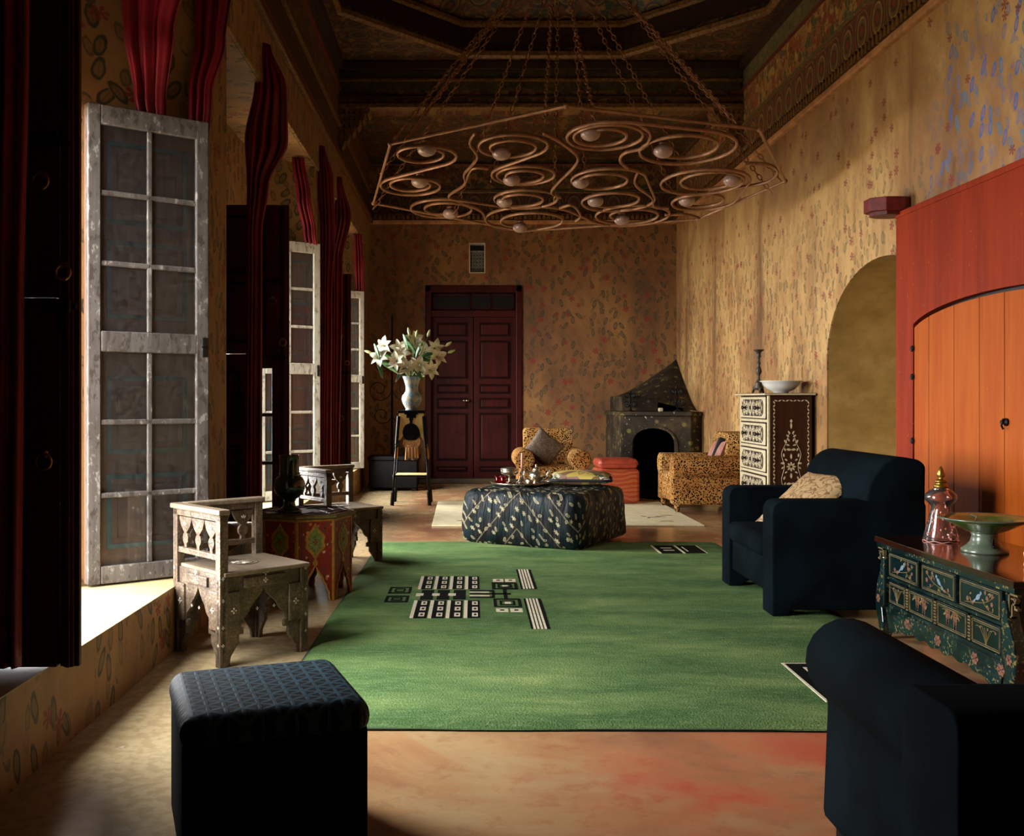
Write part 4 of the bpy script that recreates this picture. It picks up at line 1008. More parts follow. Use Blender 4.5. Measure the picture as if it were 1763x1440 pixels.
# body with an arched mouth: front face built from a silhouette between B and C
fd = Vector((C_[0]-B[0],C_[1]-B[1],0)); fl_ = fd.length; fa = math.atan2(fd.y,fd.x)
MT = TR(B[0],B[1],0)@RZ(fa)
mouth = [(0.15+0.0,0.0)]+[(0.42-0.27*math.cos(PI*i/14), 0.62+0.22*math.sin(PI*i/14)**0.8) for i in range(15)]+[(0.69,0.0)]
MB().prism([(0,0)]+mouth+[(fl_,0),(fl_,1.0),(0,1.0)], 0.0, 0.14, 'y', M=MT).build('front', M['fire'], t, bevel=0.01)
MB().prism([A,(2.06,13.02),(2.12,13.02),(2.12,YB-0.002)], 0, 1.0).build('side', M['fire'], t)
MB().prism([C_,D_,(XR-0.002,13.0),(2.92,12.9)],0,1.0).build('side', M['fire'], t)
MB().prism([(2.10,13.15),(2.95,12.95),(3.05,13.0),(3.05,14.3),(2.10,14.3)], 0.0, 0.02).prism([(2.12,13.9),(3.05,13.9),(3.05,14.3),(2.12,14.3)],0.02,1.0).build('hearth', M['ash'], t)
MB().prism([(2.03,YB-0.002),(2.03,12.97),(2.92,12.68),(XR-0.002,12.80),E_], 1.0, 1.055).build('mantel', M['fire'], t, bevel=0.012)
MB().prism([(0.10,0.50)]+[(0.42-0.32*math.cos(PI*i/14), 0.60+0.28*math.sin(PI*i/14)) for i in range(15)]+[(0.74,0.50),(0.69,0.5)]+[(0.42+0.27*math.cos(PI*i/14), 0.62+0.22*math.sin(PI*i/14)**0.8) for i in range(15)]+[(0.15,0.5)], -0.02, 0.0, 'y', M=MT).build('arch_moulding', M['fire'], t)
bx('overmantel', (2.12,13.35,1.055), (2.62,YB-0.002,1.26), M['fire'], t, 0.012)
hood = MB(); apx = (XR-0.01,YB-0.01,1.80)
base = [(2.20,YB-0.004,1.26),(2.25,13.75,1.24),(2.45,13.30,1.22),(2.80,13.10,1.12),(XR-0.004,13.10,1.06)]
n_ = len(base); K = 8; vs = []; fs = []
for k in range(K+1):
    f = k/K
    for p in base:
        e = f**0.8
        vs.append((p[0]+(apx[0]-p[0])*e, p[1]+(apx[1]-p[1])*e, p[2]+(apx[2]-p[2])*f))
for k in range(K):
    for i in range(n_-1): fs.append((k*n_+i,k*n_+i+1,(k+1)*n_+i+1,(k+1)*n_+i))
hood.add(vs,fs).build('hood', M['fire'], t, smooth=True)
hs = tag(MB().prism([(2.10,13.1),(2.05,12.3),(2.3,11.95),(2.75,11.95),(2.98,12.3),(2.98,12.85)],0.0,0.022).build('hearth_slab', M['ash'], bevel=0.006), 'black hearth slab on the floor before the fireplace', 'hearth')
def iron_scroll(mb, c, r, turns, start, plane_rot, zc, n=26, hand=1):
    pts = []
    for i in range(n+1):
        f = i/n; a = start+hand*2*PI*turns*f; rr = r*(1-0.85*f)
        pts.append(Vector((c+rr*math.cos(a),0,zc+rr*math.sin(a))))
    mb.tube([plane_rot@p for p in pts],0.006,6)
for i,(x,y,z,sc_,lab) in enumerate(((2.80,13.0,1.055,1.0,'scrolled black iron candelabrum at the right of the mantel'),(2.22,13.2,1.055,0.8,'scrolled black iron candelabrum at the left of the mantel'))):
    t = thing('candelabrum', lab, 'candelabrum', (x,y,z), 0.3, 'iron candelabra on the mantel')
    MB().lathe([(0.0,0),(0.06*sc_,0),(0.05*sc_,0.012),(0.012,0.03),(0.009,0.34*sc_),(0.0,0.34*sc_)],12).build('stem', M['black'], t, smooth=True)
    s_ = MB()
    for a in (0,PI/2):
        Rm = RZ(a)
        for sd in (-1,1):
            iron_scroll(s_, sd*0.075*sc_, 0.065*sc_, 1.4, PI if sd>0 else 0, Rm, 0.13*sc_, hand=sd); iron_scroll(s_, sd*0.06*sc_, 0.05*sc_, 1.4, PI if sd>0 else 0, Rm, 0.26*sc_, hand=-sd)
    s_.build('scrolls', M['black'], t)
    for a in range(4):
        MB().lathe([(0.0,0),(0.022,0),(0.026,0.008),(0.006,0.01),(0.005,0.04),(0.0,0.042)],10,(0.125*sc_*math.cos(a*PI/2),0.125*sc_*math.sin(a*PI/2),0.24*sc_)).build('pricket', M['black'], t)
t = tag(MB().box((-0.03,-0.03,0),(0.03,0.03,0.05)).build('candle_stub', M['ivory'], None, (2.58,13.0,1.055), bevel=0.012), 'small cream candle stub on the mantel', 'candle')

# iron floor candelabrum and low chest in the dark by the back wall
t = thing('floor_candelabrum', 'tall scrolled black iron candelabrum in the dark behind the lilies', 'candelabrum', (-1.0,13.6,0))
MB().lathe([(0.0,0),(0.16,0),(0.15,0.02),(0.02,0.06),(0.012,2.35),(0.0,2.4)],12).build('stem', M['black'], t, smooth=True)
s_ = MB()
for sd in (-1,1):
    for (zc,rr) in ((1.35,0.18),(1.72,0.14),(1.0,0.14)):
        iron_scroll(s_, sd*rr, rr*0.95, 1.5, PI if sd>0 else 0, Matrix.Identity(4), zc, 40, sd)
s_.v = [(x,y,z) for x,y,z in s_.v]; s_.build('scrolls', M['black'], t)
t = thing('low_chest', 'low black chest on the floor behind the lily stand', 'chest', (-0.95,13.3,0))
bx('chest_body', (-0.32,-0.22,0.04), (0.32,0.22,0.40), M['ebony'], t, 0.01); bx('chest_lid', (-0.335,-0.235,0.405), (0.335,0.235,0.46), M['ebony'], t, 0.012)
for sx in (-1,1):
    for sy in (-1,1): bx('foot', (sx*0.28-0.03,sy*0.18-0.03,0), (sx*0.28+0.03,sy*0.18+0.03,0.04), M['ebony'], t)

# ------------------------------------------------------------------ carved corner chairs
def carved_chair(label, loc, rz):
    a, b = 0.45, 0.47; SH, RH = 0.425, 0.71
    t = thing('carved_chair', label, 'chair', (loc[0],loc[1],0), rz, 'carved corner chairs with inlay')
    P = [(0,0),(a,0),(a,b),(0,b)]; tall = [True,True,False,True]
    pw = 0.021
    for (x,y),tl in zip(P,tall):
        cx = pw if x==0 else a-pw; cy = pw if y==0 else b-pw
        hz = RH-0.025 if tl else SH-0.01
        MB().box((cx-pw,cy-pw,0.0),(cx+pw,cy+pw,hz)).build('post', M['carved'], t, bevel=0.003)
    faces = [(0,0,0,a),(a,0,PI/2,b),(a,b,PI,a),(0,b,-PI/2,b)]
    for fi,(x,y,an,w) in enumerate(faces):
        MT = TR(x,y,0)@RZ(an); c = w/2
        half = [(0.0,0.02),(0.03,0.0),(0.055,0.0),(0.062,0.04),(0.085,0.075),(0.105,0.10),(0.105,0.135),(0.128,0.135),(0.128,0.165),(0.112,0.17),(0.118,0.20),(0.15,0.225),(0.168,0.26),(0.185,0.275),(c-0.012,0.31),(c,0.335)]
        pts = [p for p in half if p[0] <= c]
        pts = pts+[(w-p[0],p[1]) for p in pts[::-1] if p[0]<c]
        pts = pts+[(w,0.41),(0,0.41)]
        s = MB().prism(pts, 0.012, 0.03, 'y', M=MT).build('side_panel', M['carved'], t, bevel=0.002)
        rp = MB()
        rp.box((0.035,0.0,0.16),(0.105,0.014,0.335),MT).box((w-0.105,0.0,0.16),(w-0.035,0.014,0.335),MT).box((0.125,0.0,0.345),(w-0.125,0.014,0.392),MT)
        rp.build('raised_panel', M['carved'], s, bevel=0.004)
        inl = MB()
        def dia(u,z,r):
            for k in range(4): inl.leaf((u+r*0.8*math.cos(k*PI/2),z+r*0.8*math.sin(k*PI/2)), r*1.0, r*0.6, k*PI/2, 'xz', 0.0025, -0.0022, M=MT)
        for u in (0.07,w-0.07): dia(u,0.25,0.012)
        dia(c,0.37,0.010); 
        for z in (0.40,0.30,0.18,0.10): dia(0.015,z,0.006); dia(w-0.015,z,0.006)
        dia(c,0.405,0.011); dia(0.19,0.245,0.006); dia(w-0.19,0.245,0.006)
        inl.build('pearl_inlay', M['pearl'], s)
        if fi in (0,3):
            rl = MB().box((0.03,0.006,0.478),(w-0.03,0.034,0.505),MT).box((0.0,0.0,0.655),(w,0.036,0.685),MT)
            rl.build('back_rail', M['carved'], t, bevel=0.003)
            bm_ = [(0.65,0.060),(0.635,0.058),(0.605,0.043),(0.582,0.019),(0.575,0.012),(0.568,0.020),(0.552,0.027),(0.536,0.024),(0.522,0.012),(0.505,0.013)]
            nb = 3 if fi==0 else 3
            for i in range(nb):
                u = 0.04+(w-0.08)*(i+0.5)/nb
                sl = MB().prism([(u-h_,z) for z,h_ in bm_]+[(u+h_,z) for z,h_ in bm_[::-1]], 0.011, 0.029, 'y', M=MT).build('baluster', M['carved'], t, bevel=0.002)
                il = MB()
                for sg in (-1,1):
                    q = 0.0085 if sg<0 else 0.029
                    for k in (-0.5,0,0.5): il.leaf((u+k*0.016,0.615+0.004*(1-abs(k)*2)),0.016,0.006,PI/2-k*1.1,'xz',0.0025,q,M=MT)
                il.build('pearl_inlay', M['pearl'], sl)
    # top rails over balusters, seat
    MB().box((-0.012,-0.012,RH-0.025),(a+0.012,0.046,RH)).build('arm_rail', M['carved_plain'], t, bevel=0.006)
    MB().box((-0.012,0.046,RH-0.025),(0.046,b+0.012,RH)).build('arm_rail', M['carved_plain'], t, bevel=0.006)
    st = MB().box((0.02,0.02,SH-0.02),(a+0.006,b+0.006,SH)).build('seat', M['carved_plain'], t, bevel=0.005)
    il = MB()
    for k in range(8): il.leaf((a/2+0.028*math.cos(k*PI/4),b/2+0.028*math.sin(k*PI/4)),0.034,0.013,k*PI/4,'xy',0.002,SH-0.0008)
    il.build('pearl_rosette', M['pearl'], st)
    MB().tube([(a/2+0.085*math.cos(i*PI/16),b/2+0.085*math.sin(i*PI/16),SH) for i in range(32)],0.0025,5,True).tube([(a/2+0.06*math.cos(i*PI/16),b/2+0.06*math.sin(i*PI/16),SH) for i in range(32)],0.002,5,True).build('ring_inlay', M['chestdark'], st)
    return t
carved_chair('carved inlaid corner chair nearest the viewer, below the big casement', (-1.40,4.74), math.radians(-47))
carved_chair('carved inlaid corner chair behind the red painted table', (-1.25,7.32), math.radians(-52))

# ------------------------------------------------------------------ painted octagonal table
TC = (-1.0,6.14); R8 = 0.295
t = thing('octagonal_table', 'low octagonal table painted red with gold and green cartouches', 'table', (TC[0],TC[1],0), math.radians(1))
V8 = [(R8*math.cos(-PI/2+i*PI/4), R8*math.sin(-PI/2+i*PI/4)) for i in range(8)]
sw = 2*R8*math.sin(PI/8)
for i in range(8):
    x,y = V8[i]; x2,y2 = V8[(i+1)%8]; an = math.atan2(y2-y,x2-x); MT = TR(x,y,0)@RZ(an); c = sw/2
    half = [(0.002,0.0),(0.022,0.0),(0.028,0.03),(0.026,0.05),(0.042,0.075),(0.046,0.10),(0.062,0.115),(0.066,0.14),(0.085,0.165),(0.098,0.185),(c,0.215)]
    pts = half+[(sw-p[0],p[1]) for p in half[::-1] if p[0]<c]+[(sw-0.002,0.492),(0.002,0.492)]
    s = MB().prism(pts, 0.0, 0.014, 'y', M=MT).build('side_panel', M['redflower'], t)
    # gold border along the cut arch, corner strips
    g = MB(); hp = [(p[0],-0.0015,p[1]) for p in half]+[(sw-p[0],-0.0015,p[1]) for p in half[::-1] if p[0]<c]
    g.tube([MT@Vector(p) for p in hp],0.007,5)
    g.box((0.0,-0.004,0.0),(0.010,0.0,0.49),MT).box((sw-0.010,-0.004,0.0),(sw,0.0,0.49),MT).box((0,-0.003,0.478),(sw,0,0.49),MT)
    def ogee(k, z0, z1):
        out = []
        for j in range(25):
            q = j/24; z = z0+(z1-z0)*q
            ww = k*math.sin(PI*q)**1.3*(1+0.12*math.cos(6*PI*q))
            out.append((ww,z))
        return [(c-w_,z) for w_,z in out]+[(c+w_,z) for w_,z in out[::-1]][1:-1]
    g.prism(ogee(0.062,0.245,0.47), -0.003, 0.0, 'y', M=MT)
    g.prism([(c-0.012,0.215),(c+0.012,0.215),(c+0.016,0.235),(c,0.262),(c-0.016,0.235)], -0.003, 0.0,'y',M=MT)
    g.build('gold_border', M['goldpaint'], s)
    m_ = MB().prism(ogee(0.044,0.27,0.45), -0.0055, -0.003, 'y', M=MT); m_.build('cartouche', M['greenmedal'], s)
    k_ = MB()
    for j in range(4): k_.leaf((c+0.010*math.cos(j*PI/2),0.355+0.010*math.sin(j*PI/2)),0.016,0.010,j*PI/2,'xz',0.001,-0.0065,M=MT)
    k_.build('red_flower', M['redpanel'], s)
def o8p(r): return [(r*math.cos(-PI/2+i*PI/4), r*math.sin(-PI/2+i*PI/4)) for i in range(8)]
MB().prism(o8p(0.312),0.492,0.515).build('top', M['tabletop'], t, bevel=0.004)
MB().tube([(p[0],p[1],0.505) for p in o8p(0.314)],0.012,6,True).build('top_edge', M['greenedge'], t)
cv = MB()
for r_ in (0.27,0.19):
    cv.tube([(p[0],p[1],0.515) for p in o8p(r_)],0.005,5,True)
for i in range(8):
    p = o8p(0.27)[i]; q_ = o8p(0.10)[(i+1)%8]; cv.tube([(p[0],p[1],0.515),(q_[0],q_[1],0.515)],0.004,5)
cv.build('top_carving', M['darkmould'], t)
vs_ = thing('green_vase', 'dark green glazed two-bodied vase on the painted table', 'vase', (-1.075,6.06,0.519))
MB().lathe([(0.0,0),(0.072,0.0),(0.075,0.006),(0.060,0.016),(0.038,0.035),(0.033,0.06),(0.036,0.075),(0.06,0.09),(0.085,0.115),(0.096,0.145),(0.095,0.175),(0.082,0.205),(0.062,0.22),(0.060,0.235),(0.060,0.32),(0.064,0.338),(0.066,0.345),(0.058,0.345),(0.054,0.32),(0.05,0.2),(0.0,0.19)],36).build('body', M['greenglaze'], vs_, smooth=True)
for s in (-1,1):
    MB().tube(smoothpath([(s*0.06,0,0.31),(s*0.075,0,0.30),(s*0.078,0,0.25),(s*0.078,0,0.205)],5),0.008,8).build('handle', M['greenglaze'], vs_, rot=(0,0,PI/2+0.4), smooth=True)
MB().tube([(0.062*math.cos(i*PI/16),0.062*math.sin(i*PI/16),0.235) for i in range(32)],0.005,6,True).build('collar', M['greenglaze'], vs_, smooth=True)

# ------------------------------------------------------------------ flower stand, vase and lilies
FX, FY, FH = -0.615, 11.5, 1.085
t = thing('flower_stand', 'tall black four-legged stand with parchment panels and leather tassels', 'plant stand', (FX,FY,0))
tw, bw_ = 0.155, 0.215
def legpt(sx,sy,z): 
    f = z/FH; w = bw_+(tw-0.015-bw_)*f; return Vector((sx*w, sy*w, z))
for sx in (-1,1):
    for sy in (-1,1):
        lg = MB().tube([legpt(sx,sy,z) for z in (0.16,0.30,0.335,0.36,0.60,0.70)],[0.010,0.012,0.02,0.010,0.011,0.011],8).build('leg', M['ebony'], t, smooth=True)
        MB().tube([legpt(sx,sy,z) for z in (0,0.15,0.165)],[0.022,0.022,0.016],8).build('leg_foot', M['ebony'], lg)
        MB().tube([legpt(sx,sy,z) for z in (0.66,0.675,0.69,0.70,1.02)],[0.014,0.018,0.012,0.02,0.02],6).build('leg_upper', M['ebony'], lg)
for k in range(4):
    MT = RZ(k*PI/2)
    def pp(u,z,off): 
        f = z/FH; w = bw_+(tw-0.015-bw_)*f; p = Vector((u*w, -w-off, z)); return MT@p
    pm = MB(); cols = []
    outl = [(-0.98,0.72),(-0.95,0.72),(-0.72,0.78),(-0.6,0.86),(0.6,0.86),(0.72,0.78),(0.95,0.72),(0.98,0.72),(0.98,1.06),(-0.98,1.06)]
    n_ = len(outl)
    pm.add([pp(u,z,0.0) for u,z in outl]+[pp(u,z,-0.01) for u,z in outl], [tuple(range(n_)),tuple(range(n_,2*n_))[::-1]]+[(i,(i+1)%n_,n_+(i+1)%n_,n_+i) for i in range(n_)])
    pn = pm.build('parchment_panel', M['parch'], t)
    dk = MB()
    def flatpoly(ps,o1=0.004): 
        n=len(ps); dk.add([pp(u,z,o1) for u,z in ps]+[pp(u,z,-0.001) for u,z in ps],[tuple(range(n)),tuple(range(n,2*n))[::-1]]+[(i,(i+1)%n,n+(i+1)%n,n+i) for i in range(n)])
    flatpoly([(-0.55,1.06),(-0.55,1.04),(-0.38,1.04),(-0.38,1.0),(-0.16,1.0),(-0.16,0.97),(0.16,0.97),(0.16,1.0),(0.38,1.0),(0.38,1.04),(0.55,1.04),(0.55,1.06)])
    flatpoly([(-0.11,0.98),(-0.11,0.90),(0.11,0.90),(0.11,0.98)]); flatpoly([(0.62*math.cos(i*PI/14),0.835+0.105*math.sin(i*PI/14)) for i in range(28)],0.006)
    dk.build('black_applique', M['ebony'], pn)
    nt_ = MB()
    for i in range(-4,5):
        nt_.tube([pp(i*0.13,0.745,0.006),pp((i+0.8)*0.11,0.70,0.006),pp(i*0.10,0.66,0.006)],0.004,5); nt_.tube([pp(i*0.13,0.745,0.006),pp((i-0.8)*0.11,0.70,0.006),pp(i*0.10,0.66,0.006)],0.004,5)
    nt_.build('fringe_net', M['tassel'], t)
    for i in range(4):
        u = -0.3+i*0.2
        MB().tube([pp(u,0.67,0.006),pp(u,0.65,0.006),pp(u*1.05,0.52+0.02*(i%2),0.008)],[0.007,0.014,0.017],7).build('tassel', M['tassel'], t)
MB().box((-tw,-tw,1.055),(tw,tw,1.085)).build('top', M['ebony'], t, bevel=0.004)
wv = bw_+(tw-0.015-bw_)*0.335/FH
MB().box((-wv+0.01,-wv+0.01,0.33),(wv-0.01,wv-0.01,0.345)).build('shelf', M['parch'], t)
fr = MB()
for (a_,b_) in (((-1,-1),(1,-1)),((1,-1),(1,1)),((1,1),(-1,1)),((-1,1),(-1,-1))):
    fr.tube([(a_[0]*wv,a_[1]*wv,0.335),(b_[0]*wv,b_[1]*wv,0.335)],0.013,6)
fr.build('shelf_frame', M['ebony'], t)
VZ = FH
vs_ = thing('ceramic_vase', 'blue-grey painted ceramic vase full of lilies on the tall stand', 'vase', (FX,FY,VZ))
MB().lathe([(0.0,0),(0.072,0.0),(0.076,0.008),(0.070,0.02),(0.085,0.045),(0.108,0.085),(0.119,0.13),(0.112,0.17),(0.09,0.20),(0.074,0.225),(0.072,0.26),(0.080,0.31),(0.096,0.36),(0.108,0.39),(0.108,0.40),(0.10,0.40),(0.085,0.35),(0.06,0.26),(0.05,0.1),(0.0,0.09)],36).build('body', M['vase'], vs_, smooth=True)
MB().tube([(0.105*math.cos(i*PI/16),0.105*math.sin(i*PI/16),0.398) for i in range(32)],0.005,6,True).build('rim', M['ebony'], vs_, smooth=True)
def petal_grid(mb, Mx, ang, L=0.105, w=0.034, curl=1.0):
    def fn(u,v):
        s = v; ww = w*(math.sin(PI*min(1,s*0.97+0.03))**0.75)*(0.55+0.45*s if s<0.6 else 0.82); 
        r = 0.006+L*(0.35*s+0.65*s*s)*0.95; z = 0.085*s-0.055*curl*s**3
        x = (u-0.5)*ww*1.1
        return (r, x, z+0.006*abs(u-0.5)*2)
    mb.grid(fn,4,7,M=Mx@RZ(ang))
def axis_matrix(p, d):
    d = Vector(d).normalized(); q = Vector((0,0,1)).rotation_difference(d); return Matrix.Translation(p)@q.to_matrix().to_4x4()
def lily_pt(cx,cy,dy=0): 
    px = 620+cx/4.233; py = 560+cy/4.233; Y_ = FY+dy
    return Vector(((px-800)/F*Y_, Y_, 1.2-(py-690)/F*Y_))
rl_ = random.Random(3)
base_pt = Vector((FX,FY,VZ+0.36))
STEMS = [
 ('lily stem reaching furthest left out of the vase', [(175,150,-0.03),(140,235,-0.10)], [(75,200,0.0)], [(125,185,-0.05,1.9),(150,315,-0.05,-1.3)]),
 ('lily stem left of centre with two pale blooms', [(290,170,0.05),(262,262,-0.12)], [], [(230,315,-0.05,2.6),(200,230,0.1,2.9)]),
 ('lily stem drooping over the front left of the vase rim', [(335,305,-0.15),(300,215,-0.02)], [], [(190,280,0,2.9),(300,350,-0.1,-2.2)]),
 ('tallest lily stem rising upright with green buds', [(400,112,0.02)], [(358,62,0.0),(410,80,-0.04)], [(335,115,0,1.9),(370,150,-0.05,2.2)]),
 ('lily stem over the front right of the vase rim', [(425,290,-0.15),(472,195,0.06)], [(495,75,0.0)], [(445,240,-0.05,0.6),(430,170,0.1,1.2)]),
 ('lily stem reaching furthest right with half-open buds', [(545,168,0.05),(565,228,-0.06)], [(630,148,0.0),(650,198,0.0)], [(490,215,0,0.3),(585,195,0.05,0.1)]),
 ('lily stem hanging low at the right of the vase', [(510,325,-0.12)], [(455,365,-0.12)], [(480,255,-0.05,-0.3),(420,345,-0.1,-0.9)]),
]
for lab, fls, bds, lvs in STEMS:
    t = thing('lily_stem', lab, 'flower', tuple(base_pt), 0, 'white lilies in the painted vase')
    main = lily_pt(*fls[0])-base_pt
    foot = Vector((main.x*0.12, main.y*0.1, -0.25))
    st = MB(); st.tube(smoothpath([foot, Vector((main.x*0.14,main.y*0.1,0.02)), Vector((main.x*0.55,main.y*0.5,main.z*0.62)), main],8),0.0055,6)
    hub = Vector((main.x*0.5,main.y*0.5,main.z*0.55))
    for (cx,cy,dy) in fls[1:]+bds:
        e = lily_pt(cx,cy,dy)-base_pt; st.tube(smoothpath([hub, hub.lerp(e,0.5)+Vector((0,0,0.02)), e],6),0.004,6)
    st.build('stem', M['stem'], t, smooth=True)
    for (cx,cy,dy) in fls:
        p = lily_pt(cx,cy,dy)-base_pt
        d = Vector((p.x*0.9+rl_.uniform(-0.15,0.15), -0.55+rl_.uniform(-0.2,0.2), p.z*0.5+rl_.uniform(-0.15,0.2)-0.05))
        Mx = axis_matrix(p-d.normalized()*0.03, d)@Matrix.Scale(1.18,4)
        fm = MB(); a0_ = rl_.uniform(0,PI)
        for i in range(6): petal_grid(fm, Mx, a0_+i*PI/3, w=0.075 if i%2 else 0.052, curl=rl_.uniform(0.7,1.3))
        fl2 = fm.build('flower', M['lily'], t, smooth=True)
        sm = MB()
        for i in range(6): sm.tube([Mx@Vector((0,0,0.01)), Mx@Vector((0.014*math.cos(i*PI/3),0.014*math.sin(i*PI/3),0.06)), Mx@Vector((0.026*math.cos(i*PI/3),0.026*math.sin(i*PI/3),0.078))],[0.001,0.001,0.0032],5)
        sm.build('stamen', M['stamen'], fl2)
    for (cx,cy,dy) in bds:
        p = lily_pt(cx,cy,dy)-base_pt; d = p-hub; Mx = axis_matrix(p-d.normalized()*0.02, d)
        MB().lathe([(0.0,0),(0.008,0.004),(0.017,0.03),(0.016,0.055),(0.009,0.085),(0.0,0.095)],8,M=Mx).build('bud', M['lilybud'], t, smooth=True)
    for (cx,cy,dy,ang) in lvs:
        p = lily_pt(cx,cy,dy)-base_pt
        lf = MB(); LL = 0.21; ca, sa = math.cos(ang), math.sin(ang)
        def fnl(u,v):
            s = v-0.5; w_ = 0.055*math.sin(PI*min(0.985,max(0.015,v)))**0.9*(u-0.5)
            x = s*LL; bend = -0.20*s*s*LL*2
            return (p.x+x*ca-(w_)*sa*0.8, p.y-0.06+w_*0.8+0.03*s, p.z+x*sa+w_*ca*0.8+bend)
        lf.grid(fnl,2,8).build('leaf', M['leaf'], t, smooth=True, solid=0.0015)

# ------------------------------------------------------------------ inlaid chest of drawers
CWD, CD, CHT = 0.89, 0.39, 1.245
t = thing('inlaid_chest', 'tall dark chest of five bone-inlaid drawers against the right wall', 'chest of drawers', (2.66,9.115,0), -PI/2)
bx('carcass', (-CWD/2,0.02,0.06), (CWD/2,CD,CHT), M['chestwood'], t, 0.004)
bx('top', (-CWD/2-0.03,-0.03,CHT), (CWD/2+0.03,CD+0.02,CHT+0.022), M['chestwood'], t, 0.005)
MB().box((-CWD/2-0.035,-0.035,CHT+0.004),(CWD/2+0.035,-0.03,CHT+0.018)).box((CWD/2+0.03,-0.03,CHT+0.004),(CWD/2+0.035,CD+0.02,CHT+0.018)).build('top_edge_inlay', M['ivory'], t)
for sx in (-1,1):
    for y in (0.05,CD-0.05): bx('foot', (sx*(CWD/2-0.05)-0.04,y-0.04,0), (sx*(CWD/2-0.05)+0.04,y+0.04,0.06), M['chestwood'], t, 0.004)
MB().box((-CWD/2,0.006,0.06),(-CWD/2+0.04,0.02,CHT)).box((CWD/2-0.04,0.006,0.06),(CWD/2,0.02,CHT)).build('front_stile_inlay', M['ivory'], t)
dh = (CHT-0.06)/5
for i in range(5):
    z0 = 0.06+i*dh; zc = z0+dh/2
    MB().box((-CWD/2+0.04,0.008,z0),(CWD/2-0.04,0.02,z0+0.022)).build('drawer_divider', M['ivory'], t)
    dr = MB().box((-CWD/2+0.055,-0.004,z0+0.032),(CWD/2-0.055,0.02,z0+dh-0.012)).build('drawer', M['ivory'], t, bevel=0.006)
    bd = MB(); x0,x1,za,zb = -CWD/2+0.05,CWD/2-0.05,z0+0.027,z0+dh-0.007
    bd.box((x0,-0.001,za),(x1,0.012,za+0.008)).box((x0,-0.001,zb-0.008),(x1,0.012,zb)).box((x0,-0.001,za),(x0+0.01,0.012,zb)).box((x1-0.01,-0.001,za),(x1,0.012,zb)).build('drawer_dark_border', M['chestdark'], dr)  # dark border around the drawer front
    ct = outline_round([(-0.33,zc-0.035),(-0.29,zc-0.068),(0.29,zc-0.068),(0.33,zc-0.035),(0.33,zc+0.055),(0.29,zc+0.085),(-0.29,zc+0.085),(-0.33,zc+0.055)],0.03,4)
    MB().prism(ct, -0.0075, -0.003, 'y').build('cartouche', M['chestdark'], dr)
    sc_ = MB(); zm = zc+0.008
    for sx in (-1,1):
        for (ux,uz,rr,hd) in ((0.25,0.035,0.034,1),(0.25,-0.035,0.034,-1),(0.165,0.038,0.03,-1),(0.165,-0.038,0.03,1),(0.06,0.04,0.03,1),(0.06,-0.04,0.03,-1)):
            pts = []
            for j in range(15):
                f = j/14; a_ = hd*(PI*0.5+f*2.6*PI); r_ = rr*(1-0.75*f); pts.append((sx*(ux+r_*math.cos(a_)),-0.0085,zm+uz+r_*math.sin(a_)))
            sc_.tube(pts,0.0048,5)
        for (ux,uz,an,L_2,w_2) in ((0.205,0,PI/2,0.085,0.02),(0.11,0,PI/2,0.10,0.03),(0.30,0,PI/2,0.06,0.018),(0.285,0.06,0.6,0.04,0.014),(0.285,-0.055,-0.6,0.04,0.014)):
            sc_.leaf((sx*ux,zm+uz),L_2,w_2,an*sx,'xz',0.002,-0.010)
    sc_.leaf((0,zm),0.11,0.03,PI/2,'xz',0.002,-0.010)
    sc_.build('scroll_inlay', M['ivory'], dr)
    for sx in (-1,1):
        MB().lathe([(0.018,0),(0.010,0.008),(0.010,0.018),(0.020,0.028),(0.016,0.040),(0.0,0.043)],12,M=TR(sx*0.20,-0.008,zm)@Matrix.Rotation(PI/2,4,'X')).build('knob', M['chestdark'], dr, smooth=True)
sd = MB().box((CWD/2-0.001,0.03,0.08),(CWD/2+0.006,CD-0.01,CHT-0.01)).build('side_panel', M['chestwood'], t)
il = MB(); xo = CWD/2+0.006
y0,y1,za,zb = 0.055,CD-0.035,0.12,CHT-0.045
n1 = 34
for i in range(n1):
    z = za+(zb-za)*(i+0.5)/n1; al = 0.5 if i%2 else -0.5
    for y in (y0,y1): il.leaf((y,z),0.030,0.012,PI/2+al,'yz',0.0015,xo)
for i in range(9):
    y = y0+(y1-y0)*(i+0.5)/9
    for z in (za,zb): il.leaf((y,z),0.030,0.012,0.4 if i%2 else -0.4,'yz',0.0015,xo)
ym = (y0+y1)/2
for k in range(8): il.leaf((ym+0.026*math.cos(k*PI/4),0.62+0.026*math.sin(k*PI/4)),0.034,0.016,k*PI/4,'yz',0.0015,xo)
